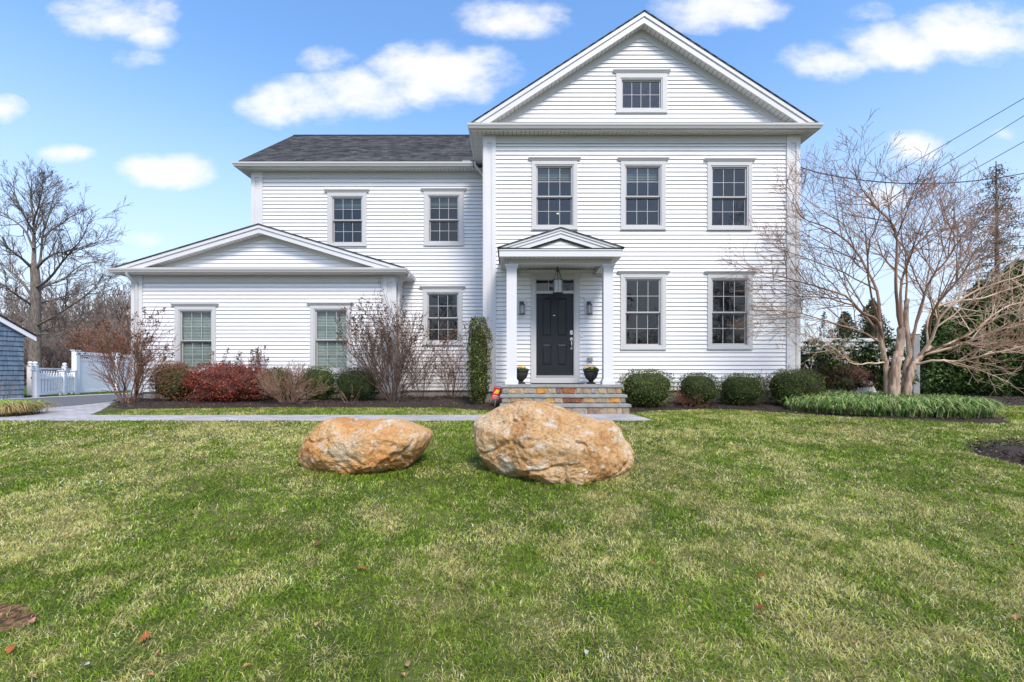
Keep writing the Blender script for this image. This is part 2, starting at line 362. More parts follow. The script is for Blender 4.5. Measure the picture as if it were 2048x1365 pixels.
def window(D, casing, crown, sash, meet=None, cols=3, rows=2, blind=0.0, parent=HOUSE, label=None):
    cx0, cx1 = PX(casing[0], D), PX(casing[1], D); cz1, cz0 = PZ(casing[2], D), PZ(casing[3], D)
    sx0, sx1 = PX(sash[0], D), PX(sash[1], D); sz1, sz0 = PZ(sash[2], D), PZ(sash[3], D)
    ix0, ix1, iz0, iz1 = sx0-.012, sx1+.012, sz0-.012, sz1+.012
    w = MB()
    f0, f1 = D-.038, D+.03
    # inner (frame) edge sits 1/3 of the way in
    kx0 = sx0-.03; kx1 = sx1+.03; kz0 = sz0-.03; kz1 = sz1+.03
    w.box(cx0, kx0, f0, f1, cz0, cz1); w.box(kx1, cx1, f0, f1, cz0, cz1)
    w.box(kx0, kx1, f0, f1, kz1, cz1); w.box(kx0, kx1, f0, f1, cz0, kz0)
    w.box(cx0-.004, cx1+.004, f0-.014, f0, cz0-.012, cz0+.02)
    root = w.build('window', TRIM, parent)
    if label: root['label'] = label
    fr = MB(); g0, g1 = D-.022, D+.13
    fr.box(kx0, sx0, g0, g1, kz0, kz1); fr.box(sx1, kx1, g0, g1, kz0, kz1); fr.box(sx0, sx1, g0, g1, sz1, kz1); fr.box(sx0, sx1, g0, g1, kz0, sz0)
    fr.build('window_frame', TRIM, root)
    c = MB(); ch = PZ(crown[2], D)-cz1
    hx0, hx1 = PX(crown[0], D), PX(crown[1], D); t = ch
    prof = [(0, cz1), (.05, cz1), (.062, cz1+t*.3), (.085, cz1+t*.75), (.092, cz1+t), (0, cz1+t*1.12)]
    m_ = .055
    c.sweep([(cx0-.0, D+.01), (cx0-.0, D-.0), (cx1, D-.0), (cx1, D+.01)], [(o*(1 if o else 0)*0.9, z) for o, z in prof])
    c.build('head_cap', TRIM, root)
    dark = MB()
    def one_sash(z0, z1, yy, nm):
        s = MB(); r = .036
        s.box(sx0, sx0+r, yy, yy+.03, z0, z1); s.box(sx1-r, sx1, yy, yy+.03, z0, z1)
        s.box(sx0+r, sx1-r, yy, yy+.03, z1-r*.9, z1); s.box(sx0+r, sx1-r, yy, yy+.03, z0, z0+r)
        gx0, gx1, gz0, gz1 = sx0+r, sx1-r, z0+r, z1-r*.9
        m = .0068
        for i in range(1, cols):
            x = gx0+(gx1-gx0)*i/cols; s.box(x-m, x+m, yy+.008, yy+.016, gz0, gz1)
        zprev = gz0
        for j in range(1, rows):
            z = gz0+(gz1-gz0)*j/rows
            for i in range(cols):
                xa = gx0+(gx1-gx0)*i/cols+(m if i else 0); xb = gx0+(gx1-gx0)*(i+1)/cols-(m if i < cols-1 else 0)
                s.box(xa, xb, yy+.0085, yy+.0155, z-m, z+m)
        so_ = s.build('sash', SASH, root)
        g = MB(); g.add([(gx0-.004, yy+.02, gz0-.004), (gx1+.004, yy+.02, gz0-.004), (gx1+.004, yy+.02, gz1+.004), (gx0-.004, yy+.02, gz1+.004)], [(0, 1, 2, 3)])
        g.build('pane', GLASS, root)
    if meet:
        zm = PZ(meet, D)
        one_sash(zm-.018, sz1, D+.012, 'upper'); one_sash(sz0, zm+.016, D+.05, 'lower')
        d = MB(); d.box(sx0, sx0+.012, D+.02, D+.048, sz0, zm-.02); d.box(sx1-.012, sx1, D+.02, D+.048, sz0, zm-.02)
        d.box(sx0+.012, sx1-.012, D+.044, D+.049, zm-.048, zm-.019)  # dark strip standing in for the shadow below the meeting rail
        d.build('sash_channel_shadow', SASHD, root)
    else: one_sash(sz0, sz1, D+.02, 'single')
    if blind > 0:
        b = MB(); zt = sz1-.02; zbm = zt-(sz1-sz0)*blind; z = zt
        b.box(sx0+.01, sx1-.01, D+.095, D+.125, zt-.03, zt)
        z = zt-.05
        while z > zbm:
            b.add([(sx0+.012, D+.098, z-.017), (sx1-.012, D+.098, z-.017), (sx1-.012, D+.112, z+.015), (sx0+.012, D+.112, z+.015)], [(0, 1, 2, 3)])
            z -= .040
        b.box(sx0+.012, sx1-.012, D+.10, D+.118, zbm-.02, zbm)
        b.build('blind', BLIND if blind > .5 else SHADE, root)
    return (cx0+.02, cx1-.02, cz0+.02, cz1-.02)

def soffit(name, segs, z, parent=HOUSE, pitch=.105, w0=0.0, w1=.27):
    """segs: ((ux,uy) start,(ux,uy) end, (nx,ny) outward)"""
    b = MB(); d = MB()
    for (a, c, n) in segs:
        a = Vector(a); c = Vector(c); n = Vector(n); L_ = (c-a).length; t = (c-a).normalized(); k = int(L_/pitch)
        for i in range(k+1):
            s0 = i*pitch; s1 = min(s0+pitch-.009, L_)
            if s1 <= s0: continue
            p = [a+t*s0+n*w0, a+t*s1+n*w0, a+t*s1+n*w1, a+t*s0+n*w1]
            b.add([(q.x, q.y, z) for q in p]+[(q.x, q.y, z+.012) for q in p], [(0, 1, 2, 3), (7, 6, 5, 4), (0, 4, 5, 1), (1, 5, 6, 2), (2, 6, 7, 3), (3, 7, 4, 0)])
        p = [a+n*w0, c+n*w0, c+n*w1, a+n*w1]
        d.add([(q.x, q.y, z+.02) for q in p], [(0, 1, 2, 3)])
    o = b.build(name, SOFF, parent); d.build('soffit_backing', EDGE, o)
    return o

def corner_board(x0, x1, D, z0, z1, side, zt_strip, sidew=.14, w=(.08, .10)):
    """flat backing with raised stiles round a sunk panel, plus the return on the side wall (side -1 left, +1 right)"""
    b = MB()
    b.box(x0, x1, D-.024, D+.004, z0, z1)
    l, r = (w if side < 0 else (w[1], w[0]))
    b.box(x0, x0+l, D-.045, D-.0245, z0, z1); b.box(x1-r, x1, D-.045, D-.0245, z0, z1); b.box(x0+l, x1-r, D-.045, D-.0245, zt_strip, z1)
    xs = x0 if side < 0 else x1
    b.box(xs-.026 if side < 0 else xs+.0005, xs-.0005 if side < 0 else xs+.026, D-.036, D+sidew, z0, z1)
    return b.build('corner_board', BOARD, HOUSE)

def gutter_prof(zt):
    o = .275
    return [(o, zt), (o, zt-.105), (o+.06, zt-.105), (o+.068, zt-.085), (o+.082, zt-.055), (o+.092, zt-.045), (o+.095, zt-.006), (o+.095, zt), (o+.083, zt), (o+.083, zt-.03), (o+.012, zt-.03), (o+.012, zt)]
def fascia_prof(zs, zt): return [(.25, zs-.006), (.274, zs-.006), (.274, zt), (.25, zt)]

def downspout(pts, w=.037, name='downspout', parent=HOUSE):
    """rounded rectangular pipe along pts"""
    m = MB(); P_ = []
    pts = [Vector(p) for p in pts]
    # round the corners
    for i, p in enumerate(pts):
        if 0 < i < len(pts)-1:
            a = (pts[i-1]-p); b = (pts[i+1]-p); r = min(.09, a.length*.45, b.length*.45)
            p0 = p+a.normalized()*r; p1 = p+b.normalized()*r
            for t in (0, .25, .5, .75, 1): P_.append(p0*(1-t)**2+p*2*t*(1-t)+p1*t*t)
        else: P_.append(p)
    m.tube(P_, [w]*len(P_), 8, True)
    return m.build(name, GUT, parent, smooth=False)

# --- dimensions
DM, MX0, MX1 = 11.1, PX(968, 11.1), PX(1597, 11.1)
DW, WX0 = 12.8, PX(505.5, 12.8)
DG, GX0, GX1 = 12.0, PX(266, 12.0), PX(791, 12.0)
ZSM, ZSW, ZSG = 6.615, 6.49, 3.40            # soffit heights
BM, BW, BG = .406, .348, .332                # bottom of the siding
MAINBACK, WINGBACK, GARBACK = 20.0, 18.6, 17.6
MC = (MX0+MX1)/2; GC = (GX0+GX1)/2
front = lambda D: (lambda u, n, z: (u, D-n, z))
leftw = lambda X: (lambda u, n, z: (X-n, u, z))
rightw = lambda X: (lambda u, n, z: (X+n, u, z))

# windows: (D, casing x0 x1 y0 y1, crown x0 x1 y, sash x0 x1 y0 y1, meeting rail)
hm = []
hm.append(window(DM, (1063.3, 1155, 323, 459.8), (1060, 1157.5, 317.5), (1072.5, 1145, 333, 451.5), 393, blind=.2, label='upper window with a lamp glowing behind it, above the porch'))
hm.append(window(DM, (1241, 1331, 323.5, 459.8), (1238, 1333.5, 318), (1250.5, 1320.5, 333.5, 451.5), 393, blind=.2))
hm.append(window(DM, (1413.7, 1503.5, 325, 460.5), (1410.5, 1506.5, 319.5), (1423, 1493.5, 335, 452.5), 394))
hm.append(window(DM, (1240.6, 1332, 549, 699), (1238, 1335, 543.5), (1250.5, 1321, 558.5, 691), 625))
hm.append(window(DM, (1414.3, 1504, 549.5, 698.5), (1411, 1507, 544), (1423.5, 1494, 559.5, 690), 625))
hw = [window(DW, (655.3, 733.7, 386, 493), (652.5, 736, 381), (665, 724.5, 395.5, 486), 440.5, blind=.16),
      window(DW, (848, 928, 384, 491.7), (845.5, 930, 379), (858, 917.5, 393, 484), 439.5, blind=.16),
      window(DW, (845.8, 925.5, 578.7, 690), (843, 928, 573.5), (855, 916.5, 587.5, 683), 636)]
hg = [window(DG, (350.8, 433, 613.5, 748), (347, 435.5, 608.5), (360.5, 424, 622.5, 740), 681.5, blind=.97, label='garage window with closed pale green blinds near the left corner'),
      window(DG, (620.9, 703.5, 611.5, 747), (617.5, 706, 606.5), (630.5, 694.5, 620.5, 739), 680, blind=.97)]
hgab = window(DM, (1231.6, 1334, 148.5, 226.5), (1228, 1337, 143), (1243, 1322, 160, 218), None, cols=4, label='small attic window with eight panes in the gable')

# door opening
DX0, DX1 = PX(1061.6, DM), PX(1159, DM); FLOOR = .575
hm_door = (DX0+.02, DX1-.02, FLOOR-.05, PZ(547, DM)-.02)

ZFM = PZ(288.3, DM); ZFW = PZ(357, DW); ZFG = PZ(566, DG)
siding('siding_wall', MX0+.02, MX1-.02, BM, ZFM+.03, hm+[hm_door], front(DM), parent=HOUSE)
siding('siding_wall', WX0+.02, MX0, BW, ZFW+.03, hw, front(DW), parent=HOUSE)
siding('siding_wall', GX0+.02, GX1-.02, BG, ZFG+.03, hg, front(DG), parent=HOUSE)
# gables
def tri(apz, c, slope): return lambda z: (c-(apz-z)/slope, c+(apz-z)/slope)
SM = .646; APM = 9.43
SG = .30; APG = 4.657
siding('gable_siding', MX0, MX1, ZSM+.02, APM-.40, [hgab], front(DM), tri(APM-.37, MC, SM), parent=HOUSE)
siding('gable_siding', GX0, GX1, ZSG+.02, APG-.22, [], front(DG), tri(APG-.2, GC, SG), parent=HOUSE)
# side walls
siding('side_siding', DM+.13, DW, BM, ZSM, [], leftw(MX0), parent=HOUSE)
siding('side_siding', DM+.13, MAINBACK, BM, ZSM, [], rightw(MX1), parent=HOUSE)
siding('side_siding', DG+.13, DW, BG, ZSG, [], rightw(GX1), parent=HOUSE)
siding('side_siding', DG+.13, GARBACK, BG, ZSG, [], leftw(GX0), parent=HOUSE)
siding('side_siding', DW+.13, WINGBACK, BW, ZSW, [], leftw(WX0), parent=HOUSE)
# left gable end of the wing
WRZ = PZ(271, 15.7); WRD = 15.7; SW = (WRZ-6.66)/(WRD-12.5)
siding('gable_siding', DW, WINGBACK, ZSW, WRZ-.2, [], leftw(WX0), lambda z: (WRD-(WRZ-.12-z)/SW, WRD+(WRZ-.12-z)/SW), parent=HOUSE)
# back walls and inside linings keep the rooms dark
b = MB(); b.box(MX0+.01, MX1-.01, MAINBACK-.1, MAINBACK, 0, ZSM); b.box(WX0, MX0, WINGBACK-.1, WINGBACK, 0, ZSW); b.box(GX0, WX0, GARBACK-.1, GARBACK, 0, ZSG)
b.build('back_wall', WHITE, HOUSE)
b = MB()
b.box(MX0+.01, MX1-.03, DM+.2, MAINBACK-.12, 3.25, 3.5)       # floor between the storeys
b.box(MX0+.01, MX1-.03, DM+.2, MAINBACK-.12, 6.2, 6.3)
b.box(WX0+.05, MX0-.01, DW+.2, WINGBACK-.12, 3.3, 3.5); b.box(WX0+.05, MX0-.01, DW+.2, WINGBACK-.12, 6.2, 6.3)
b.box(MX0+.01, MX1-.03, DM+3.4, DM+3.5, .3, 9.2)
b.box(MX0+.01, MX0+.03, DM+.2, MAINBACK-.12, .3, 6.4)
b.box(WX0+.05, MX0-.01, DW+3.2, DW+3.3, .3, 6.3); b.box(GX0+.05, GX1-.05, DG+.78, DG+.79, .3, 3.3)
b.build('interior_wall', DARK, HOUSE)
# foundation
b = MB(); b.box(MX0+.02, MX1-.02, DM+.025, MAINBACK, -.3, BM+.02); b.box(WX0+.02, MX0, DW+.025, WINGBACK, -.3, BW+.02); b.box(GX0+.02, GX1-.02, DG+.025, GARBACK, -.3, BG+.02)
b.build('foundation', CONC, HOUSE)

# friezes
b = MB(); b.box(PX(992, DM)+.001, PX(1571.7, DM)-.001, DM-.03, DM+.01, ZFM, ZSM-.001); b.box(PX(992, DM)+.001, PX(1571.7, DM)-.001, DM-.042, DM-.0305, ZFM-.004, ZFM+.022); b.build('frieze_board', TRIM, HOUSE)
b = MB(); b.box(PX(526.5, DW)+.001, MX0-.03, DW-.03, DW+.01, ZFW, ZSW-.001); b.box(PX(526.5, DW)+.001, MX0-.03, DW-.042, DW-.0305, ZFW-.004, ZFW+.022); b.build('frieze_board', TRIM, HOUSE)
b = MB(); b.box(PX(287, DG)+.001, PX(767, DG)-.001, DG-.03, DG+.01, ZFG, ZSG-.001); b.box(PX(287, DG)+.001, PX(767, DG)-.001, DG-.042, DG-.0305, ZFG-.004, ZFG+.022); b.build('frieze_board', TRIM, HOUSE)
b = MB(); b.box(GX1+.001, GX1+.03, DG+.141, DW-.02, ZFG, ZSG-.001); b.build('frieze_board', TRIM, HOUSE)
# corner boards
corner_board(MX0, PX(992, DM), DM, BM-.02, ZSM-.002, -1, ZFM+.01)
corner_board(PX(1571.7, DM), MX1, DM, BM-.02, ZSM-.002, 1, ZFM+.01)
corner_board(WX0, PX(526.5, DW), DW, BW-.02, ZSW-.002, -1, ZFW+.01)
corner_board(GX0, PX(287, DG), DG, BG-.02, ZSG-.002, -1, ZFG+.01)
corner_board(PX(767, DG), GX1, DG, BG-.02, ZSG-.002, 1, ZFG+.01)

# eaves: soffit, fascia, gutter
pm = [(MX0, DW+.12), (MX0, DM), (MX1, DM), (MX1, MAINBACK)]
pw = [(WX0, WINGBACK), (WX0, DW), (MX0-.38, DW)]
pg = [(GX0, GARBACK), (GX0, DG), (GX1, DG), (GX1, DW)]
for path, zs, zt in ((pm, ZSM, 6.735), (pw, ZSW, 6.615), (pg, ZSG, 3.525)):
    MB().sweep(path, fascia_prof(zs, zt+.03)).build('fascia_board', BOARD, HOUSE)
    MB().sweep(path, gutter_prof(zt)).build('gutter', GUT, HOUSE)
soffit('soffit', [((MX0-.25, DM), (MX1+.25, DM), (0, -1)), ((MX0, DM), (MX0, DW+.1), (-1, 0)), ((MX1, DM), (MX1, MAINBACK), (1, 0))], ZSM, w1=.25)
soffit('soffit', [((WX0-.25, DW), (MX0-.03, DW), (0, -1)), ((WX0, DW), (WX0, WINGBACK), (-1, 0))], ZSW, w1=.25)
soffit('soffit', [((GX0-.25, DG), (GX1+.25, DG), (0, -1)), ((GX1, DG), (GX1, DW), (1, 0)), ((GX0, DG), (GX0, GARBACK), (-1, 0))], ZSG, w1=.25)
# small closing roofs between gutter and gable wall (pent shelf)
b = MB(); b.prism([(DM-.275, 6.72), (DM+.02, 6.80), (DM+.02, 6.70), (DM-.275, 6.69)], MX0-.27, MX1+.27, lambda u, v, t: (t, u, v)); b.build('pent_shelf', GUT, HOUSE)
b = MB(); b.prism([(DG-.275, 3.51), (DG+.02, 3.55), (DG+.02, 3.48), (DG-.275, 3.47)], GX0-.27, GX1+.27, lambda u, v, t: (t, u, v)); b.build('pent_shelf', GUT, HOUSE)
b = MB(); b.prism([(WX0-.275, 6.60), (WX0+.02, 6.66), (WX0+.02, 6.58), (WX0-.275, 6.57)], DW-.27, WINGBACK, lambda u, v, t: (u, t, v)); b.build('pent_shelf', GUT, HOUSE)

def rake(c, apz, slope, half, D_wall, D_rake, th, zlow, parts, fr_th, fr_w=None, back_to=None, sh=.035):
    """both rake boards of a gable facing the street. th: vertical thickness; parts: [(frac0, frac1, proud)]"""
    b = MB()
    for s in (-1, 1):
        for f0, f1, pr in parts:
            poly = []
            z0a, z0b = apz-th*f0, apz-th*f1
            hx = half
            xb0 = min(hx, (z0a-zlow)/slope); xb1 = min(hx, (z0b-zlow)/slope)
            poly = [(c, z0a), (c+s*xb0, z0a-slope*xb0), (c+s*xb1, z0b-slope*xb1), (c, z0b)]
            b.prism_y(poly, D_rake-pr, D_rake+.02)
    o = b.build('rake_board', BOARD, HOUSE, fixn=True)
    # sloping rake soffit
    so_ = MB(); zs = apz-th+.02
    L_ = (zs-zlow)/slope; k = int(L_/.1)
    for s in (-1, 1):
        for i in range(k+1):
            xa = i*.1; xb = min(xa+.092, L_)
            if xb <= xa: continue
            za, zb_ = zs-slope*xa, zs-slope*xb
            so_.add([(c+s*xa, D_rake+.02, za), (c+s*xb, D_rake+.02, zb_), (c+s*xb, D_wall, zb_), (c+s*xa, D_wall, za)], [(0, 1, 2, 3)])
    so2 = so_.build('rake_soffit', SOFF, HOUSE)
    bk = MB()
    for s in (-1, 1):
        bk.add([(c, D_rake+.02, zs+.015), (c+s*L_, D_rake+.02, zlow+.015), (c+s*L_, D_wall, zlow+.015), (c, D_wall, zs+.015)], [(0, 1, 2, 3)])
    bk.build('soffit_backing', EDGE, so2)
    fz = MB()
    if fr_th:
        ft = zs
        for s in (-1, 1):
            xb0 = (ft-zlow)/slope; xb1 = (ft-fr_th-zlow)/slope
            fz.prism_y([(c, ft-.002), (c+s*xb0, zlow), (c+s*xb1, zlow), (c, ft-fr_th)], D_wall-.03, D_wall+.005)
        fz.build('rake_frieze', TRIM, HOUSE, fixn=True)

rake(MC, APM, SM, 4.2, DM, DM-.24, .25, 6.80, [(0, .40, .035), (.40, 1, .012)], .19)
rake(GC, APG, SG, 3.75, DG, DG-.24, .20, 3.54, [(0, .40, .035), (.40, 1, .012)], .12)

def roof_slabs(name, quads, mat_, th=.03):
    b = MB()
    for q in quads:
        q = [Vector(p) for p in q]; n = len(q)
        b.add(q+[p-Vector((0, 0, th)) for p in q], [tuple(range(n)), tuple(range(n, 2*n))[::-1]]+[(i, n+i, n+(i+1) % n, (i+1) % n) for i in range(n)])
    return b.build(name, mat_, HOUSE, fixn=True)
t_ = .034
me_ = .30
yf = DM-.29
hx = 3.84+me_; 
roof_slabs('roof', [[(MC, yf, APM+t_), (MC-hx, yf, APM+t_-SM*hx), (MC-hx, MAINBACK+.3, APM+t_-SM*hx), (MC, MAINBACK+.3, APM+t_)],
                    [(MC, yf, APM+t_), (MC+hx, yf, APM+t_-SM*hx), (MC+hx, MAINBACK+.3, APM+t_-SM*hx), (MC, MAINBACK+.3, APM+t_)]], SHINGLE_SIDE)
gx = (GX1-GX0)/2+.31; yg = DG-.29
roof_slabs('roof', [[(GC, yg, APG+t_), (GC+gx, yg, APG+t_-SG*gx), (GC+gx, DW, APG+t_-SG*gx), (GC, DW, APG+t_)],
                    [(GC, yg, APG+t_), (GC-gx, yg, APG+t_-SG*gx), (GC-gx, DW, APG+t_-SG*gx), (GC, DW, APG+t_)],
                    [(WX0, DW, APG+t_-SG*(GC-WX0)), (GC-gx, DW, APG+t_-SG*gx), (GC-gx, GARBACK+.3, APG+t_-SG*gx), (WX0, GARBACK+.3, APG+t_-SG*(GC-WX0))]], SHINGLE_SIDE)
xl = WX0-.22; ye = DW-.30; zb_ = WRZ-SW*(WRD-ye); xr = MX0+.6
# wing roof with staggered shingle courses cut as real steps
b = MB(); ncourse = 32
for i in range(ncourse):
    a = i/ncourse; c2 = (i+1)/ncourse
    y0, y1 = ye+(WRD-ye)*a, ye+(WRD-ye)*c2; z0, z1 = zb_+(WRZ-zb_)*a, zb_+(WRZ-zb_)*c2
    b.add([(xl, y0, z0+.012), (xr, y0, z0+.012), (xr, y1, z1+.001), (xl, y1, z1+.001), (xl, y0, z0-.004), (xr, y0, z0-.004)], [(0, 1, 2, 3), (4, 5, 1, 0)])
    yb0 = 2*WRD-y0; yb1 = 2*WRD-y1
b.add([(xl, WRD, WRZ), (xr, WRD, WRZ), (xr, 2*WRD-ye, zb_), (xl, 2*WRD-ye, zb_)], [(3, 2, 1, 0)])
b.add([(xl, ye, zb_-.02), (xr, ye, zb_-.02), (xr, WRD, WRZ-.03), (xl, WRD, WRZ-.03)], [(3, 2, 1, 0)])
b.add([(xl-.001, ye, zb_-.02), (xl-.001, ye, zb_+.01), (xl-.001, WRD, WRZ+.01), (xl-.001, WRD, WRZ-.03)], [(0, 1, 2, 3)])
rf = b.build('roof', SHINGLE, HOUSE)
b = MB()
for s in range(24):
    x0 = xl+(xr-xl)*s/24; x1 = xl+(xr-xl)*(s+1)/24+.02
    b.prism([(WRD-.13, WRZ-.13*SW+.018+.002*(s % 2)), (WRD, WRZ+.024+.002*(s % 2)), (WRD+.13, WRZ-.13*SW+.018+.002*(s % 2)), (WRD, WRZ+.005)], x0, x1, lambda u, v, t: (t, u, v))
b.build('ridge_cap', EDGE, rf)
# rakes of the wing's left gable end
b = MB()
for s in (-1, 1):
    L_ = WRD-ye
    b.prism([(WRD, WRZ-.02), (WRD+s*L_, zb_-.02), (WRD+s*L_, zb_-.06), (WRD+s*(L_-.2), zb_-.06), (WRD, WRZ-.24)], WX0-.21, WX0-.18, lambda u, v, t: (t, u, v))
b.build('rake_board', BOARD, HOUSE, fixn=True)
# snow guard / vent nub at the wing gutter
b = MB(); b.box(PX(925, 12.5), PX(941, 12.5), 12.5, 12.6, 6.60, 6.68); b.build('gutter_end_cap', BOARD, HOUSE)
# attic cover over main hidden top (keeps light out)
# downspouts
downspout([P(254, 541, 11.68), P(254, 552, 11.72), P(273.5, 567, DG-.05), P(273.5, 600, DG-.06), (PX(273.5, DG-.06), DG-.07, .20)])
downspout([P(817.5, 545, 12.0), P(817, 556, 12.02), Vector((GX1+.06, DG+.10, PZ(566, 12.1))), (GX1+.065, DG+.10, 2.2), (GX1+.065, DG+.10, .2)])
downspout([(MX0-.33, 12.45, 6.62), (MX0-.33, 12.45, 6.52), (MX0-.09, 12.5, 6.25), (MX0-.09, 12.5, .2)])
downspout([(MX1+.33, 11.7, 6.62), (MX1+.33, 11.7, 6.5), (MX1+.07, 11.7, 6.33), (MX1+.07, 11.7, .2)])

# --- front door, transom, casing
b = MB(); f0, f1 = DM-.04, DM+.02
sx0, sx1 = PX(1072.4, DM), PX(1147.4, DM); zc = PZ(547, DM)
b.box(DX0, sx0-.028, f0, f1, FLOOR+.004, zc); b.box(sx1+.028, DX1, f0, f1, FLOOR+.004, zc); b.box(sx0-.028, sx1+.028, f0, f1, PZ(556.8, DM), zc)
b.box(sx0-.028, sx1+.028, f0+.006, f1, FLOOR+.004, PZ(756, DM))
b.box(sx0-.028, sx0, DM-.02, DM+.12, PZ(756, DM), PZ(556.8, DM)); b.box(sx1, sx1+.028, DM-.02, DM+.12, PZ(756, DM), PZ(556.8, DM))
b.box(sx0, sx1, DM-.015, DM+.1, PZ(587.6, DM), PZ(582.5, DM)); b.box(sx0, sx1, DM-.02, DM+.1, PZ(559.5, DM), PZ(556.9, DM))
cas = b.build('door_casing', TRIM, HOUSE)
b = MB(); c_t = PZ(541.5, DM)-zc
b.sweep([(DX0-.01, DM+.01), (DX0-.01, DM), (DX1+.01, DM), (DX1+.01, DM+.01)], [(0, zc), (.045, zc), (.06, zc+c_t*.4), (.08, zc+c_t*.8), (.08, zc+c_t), (0, zc+c_t)])
b.build('head_cap', TRIM, cas)
b = MB(); b.box(sx0, sx1, DM-.03, DM+.1, PZ(755.9, DM), PZ(751.3, DM)); b.build('threshold', NICKEL, cas)
tw = MB(); tz0, tz1 = PZ(582.4, DM), PZ(559.6, DM); 
for k in (1, 2): x = sx0+(sx1-sx0)*k/3; tw.box(x-.008, x+.008, DM+.02, DM+.03, tz0+.012, tz1-.012)
tw.box(sx0, sx1, DM+.018, DM+.04, tz0, tz0+.012); tw.box(sx0, sx1, DM+.018, DM+.04, tz1-.012, tz1)
two = tw.build('transom_window', SASH, HOUSE)
b = MB(); b.add([(sx0, DM+.034, tz0), (sx1, DM+.034, tz0), (sx1, DM+.034, tz1), (sx0, DM+.034, tz1)], [(0, 1, 2, 3)]); b.build('pane', GLASS, two)
dz0, dz1 = PZ(751.2, DM), PZ(587.8, DM); b = MB(); DD = DM+.03
# slab built from stiles and rails, panels sunk and raised in the middle
W_ = sx1-sx0; Hd = dz1-dz0
pcols = [(.165, .405), (.565, .815)]; prow = [(.05, .515), (.615, .875)]   # fractions from the top
xs = [sx0]+[sx0+W_*v for c in pcols for v in c]+[sx1]
for i in (0, 2, 4): b.box(xs[i], xs[i+1], DD, DD+.045, dz0, dz1)
for (xa, xb) in ((xs[1], xs[2]), (xs[3], xs[4])):
    zz = [dz1]+[dz1-Hd*v for r in prow for v in r]+[dz0]
    for i in (0, 2, 4): b.box(xa, xb, DD, DD+.045, zz[i+1], zz[i])
    for (zt, zb2) in ((zz[1], zz[2]), (zz[3], zz[4])):
        e = .035; b.box(xa, xb, DD+.014, DD+.04, zb2, zt)
        b.add([(xa+.012, DD+.0138, zb2+.012), (xb-.012, DD+.0138, zb2+.012), (xb-.012, DD+.0138, zt-.012), (xa+.012, DD+.0138, zt-.012),
               (xa+e, DD+.002, zb2+e), (xb-e, DD+.002, zb2+e), (xb-e, DD+.002, zt-e), (xa+e, DD+.002, zt-e)], [(4, 5, 6, 7), (0, 1, 5, 4), (1, 2, 6, 5), (2, 3, 7, 6), (3, 0, 4, 7)])
door = b.build('front_door', DOORM, HOUSE)
b = MB(); hx_ = PX(1143, DM)
def plate(b, x, z, w, h, y, n=10, t=.012):
    poly = []
    for cxs, czs, a0 in ((1, 1, 0), (-1, 1, 90), (-1, -1, 180), (1, -1, 270)):
        for k in range(4):
            a = math.radians(a0+k*30); r = min(w, h)*.45
            poly.append((x+cxs*(w/2-r)+r*math.cos(a), z+czs*(h/2-r)+r*math.sin(a)))
    b.prism_y(poly, y-t, y)
plate(b, hx_, PZ(665.5, DM), .07, .11, DD); b.lathe((hx_, DD-.02, PZ(665.5, DM)-.006), [(.02, 0), (.02, .012)], 12)
b.build('deadbolt', NICKEL, door)
b = MB(); plate(b, hx_, PZ(678.5, DM), .068, .085, DD); plate(b, hx_, PZ(697, DM), .045, .055, DD)
pts = [Vector((hx_, DD-.012, PZ(681, DM))), Vector((hx_, DD-.05, PZ(684, DM))), Vector((hx_, DD-.058, PZ(690, DM))), Vector((hx_, DD-.045, PZ(695, DM))), Vector((hx_, DD-.012, PZ(697, DM)))]
b.tube(pts, [.01, .012, .015, .011, .009], 8, True); b.box(hx_-.02, hx_+.02, DD-.035, DD-.012, PZ(679.5, DM), PZ(677.5, DM)); b.build('door_handle', NICKEL, door)
b = MB(); xk = PX(1108.5, DM); plate(b, xk, PZ(631, DM), .05, .014, DD, t=.006); b.build('peephole', NICKEL, door)
b = MB(); plate(b, PX(1164, DM), PZ(670.5, DM), .055, .125, DM-.018, t=.012); b.build('doorbell', VINYL, HOUSE)
b = MB(); b.box(PX(1174, DM), PX(1184.8, DM), DM-.05, DM-.01, PZ(723.7, DM), PZ(716, DM)); b.box(PX(1176.5, DM), PX(1182.5, DM), DM-.062, DM-.0505, PZ(722.5, DM), PZ(717, DM))
b.build('outlet_cover', mat('outlet_plastic', (.35, .34, .3), .5), HOUSE)
b = MB(); b.tube([P(805.5, 772.5, 12.8)+Vector((0, -.0, 0)), P(805.5, 772.5, 12.62)], [.052, .052], 14)
b.tube([P(805.5, 772.5, 12.8), P(805.5, 772.5, 12.62)], [.044, .044], 14); b.box(PX(797, 12.79), PX(814, 12.79), 12.76, 12.79, PZ(781, 12.8), PZ(764, 12.8))
b.build('vent_pipe', SOFF, HOUSE)
# service cable insulator on the right corner
b = MB(); c0 = P(1603, 346, 11.2)
for k in range(2):
    pts = [c0+Vector((.05*math.cos(a)+.03*k, 0, .06*math.sin(a)-.04*k)) for a in np.linspace(0, 5.6, 12)]
    b.tube(pts, [.008]*12, 5)
b.tube([Vector((MX1+.02, 11.2, c0.z+.08)), c0+Vector((.05, 0, .08))], [.012, .012], 6, True)
b.build('cable_drip_loop', PEWTER, HOUSE)

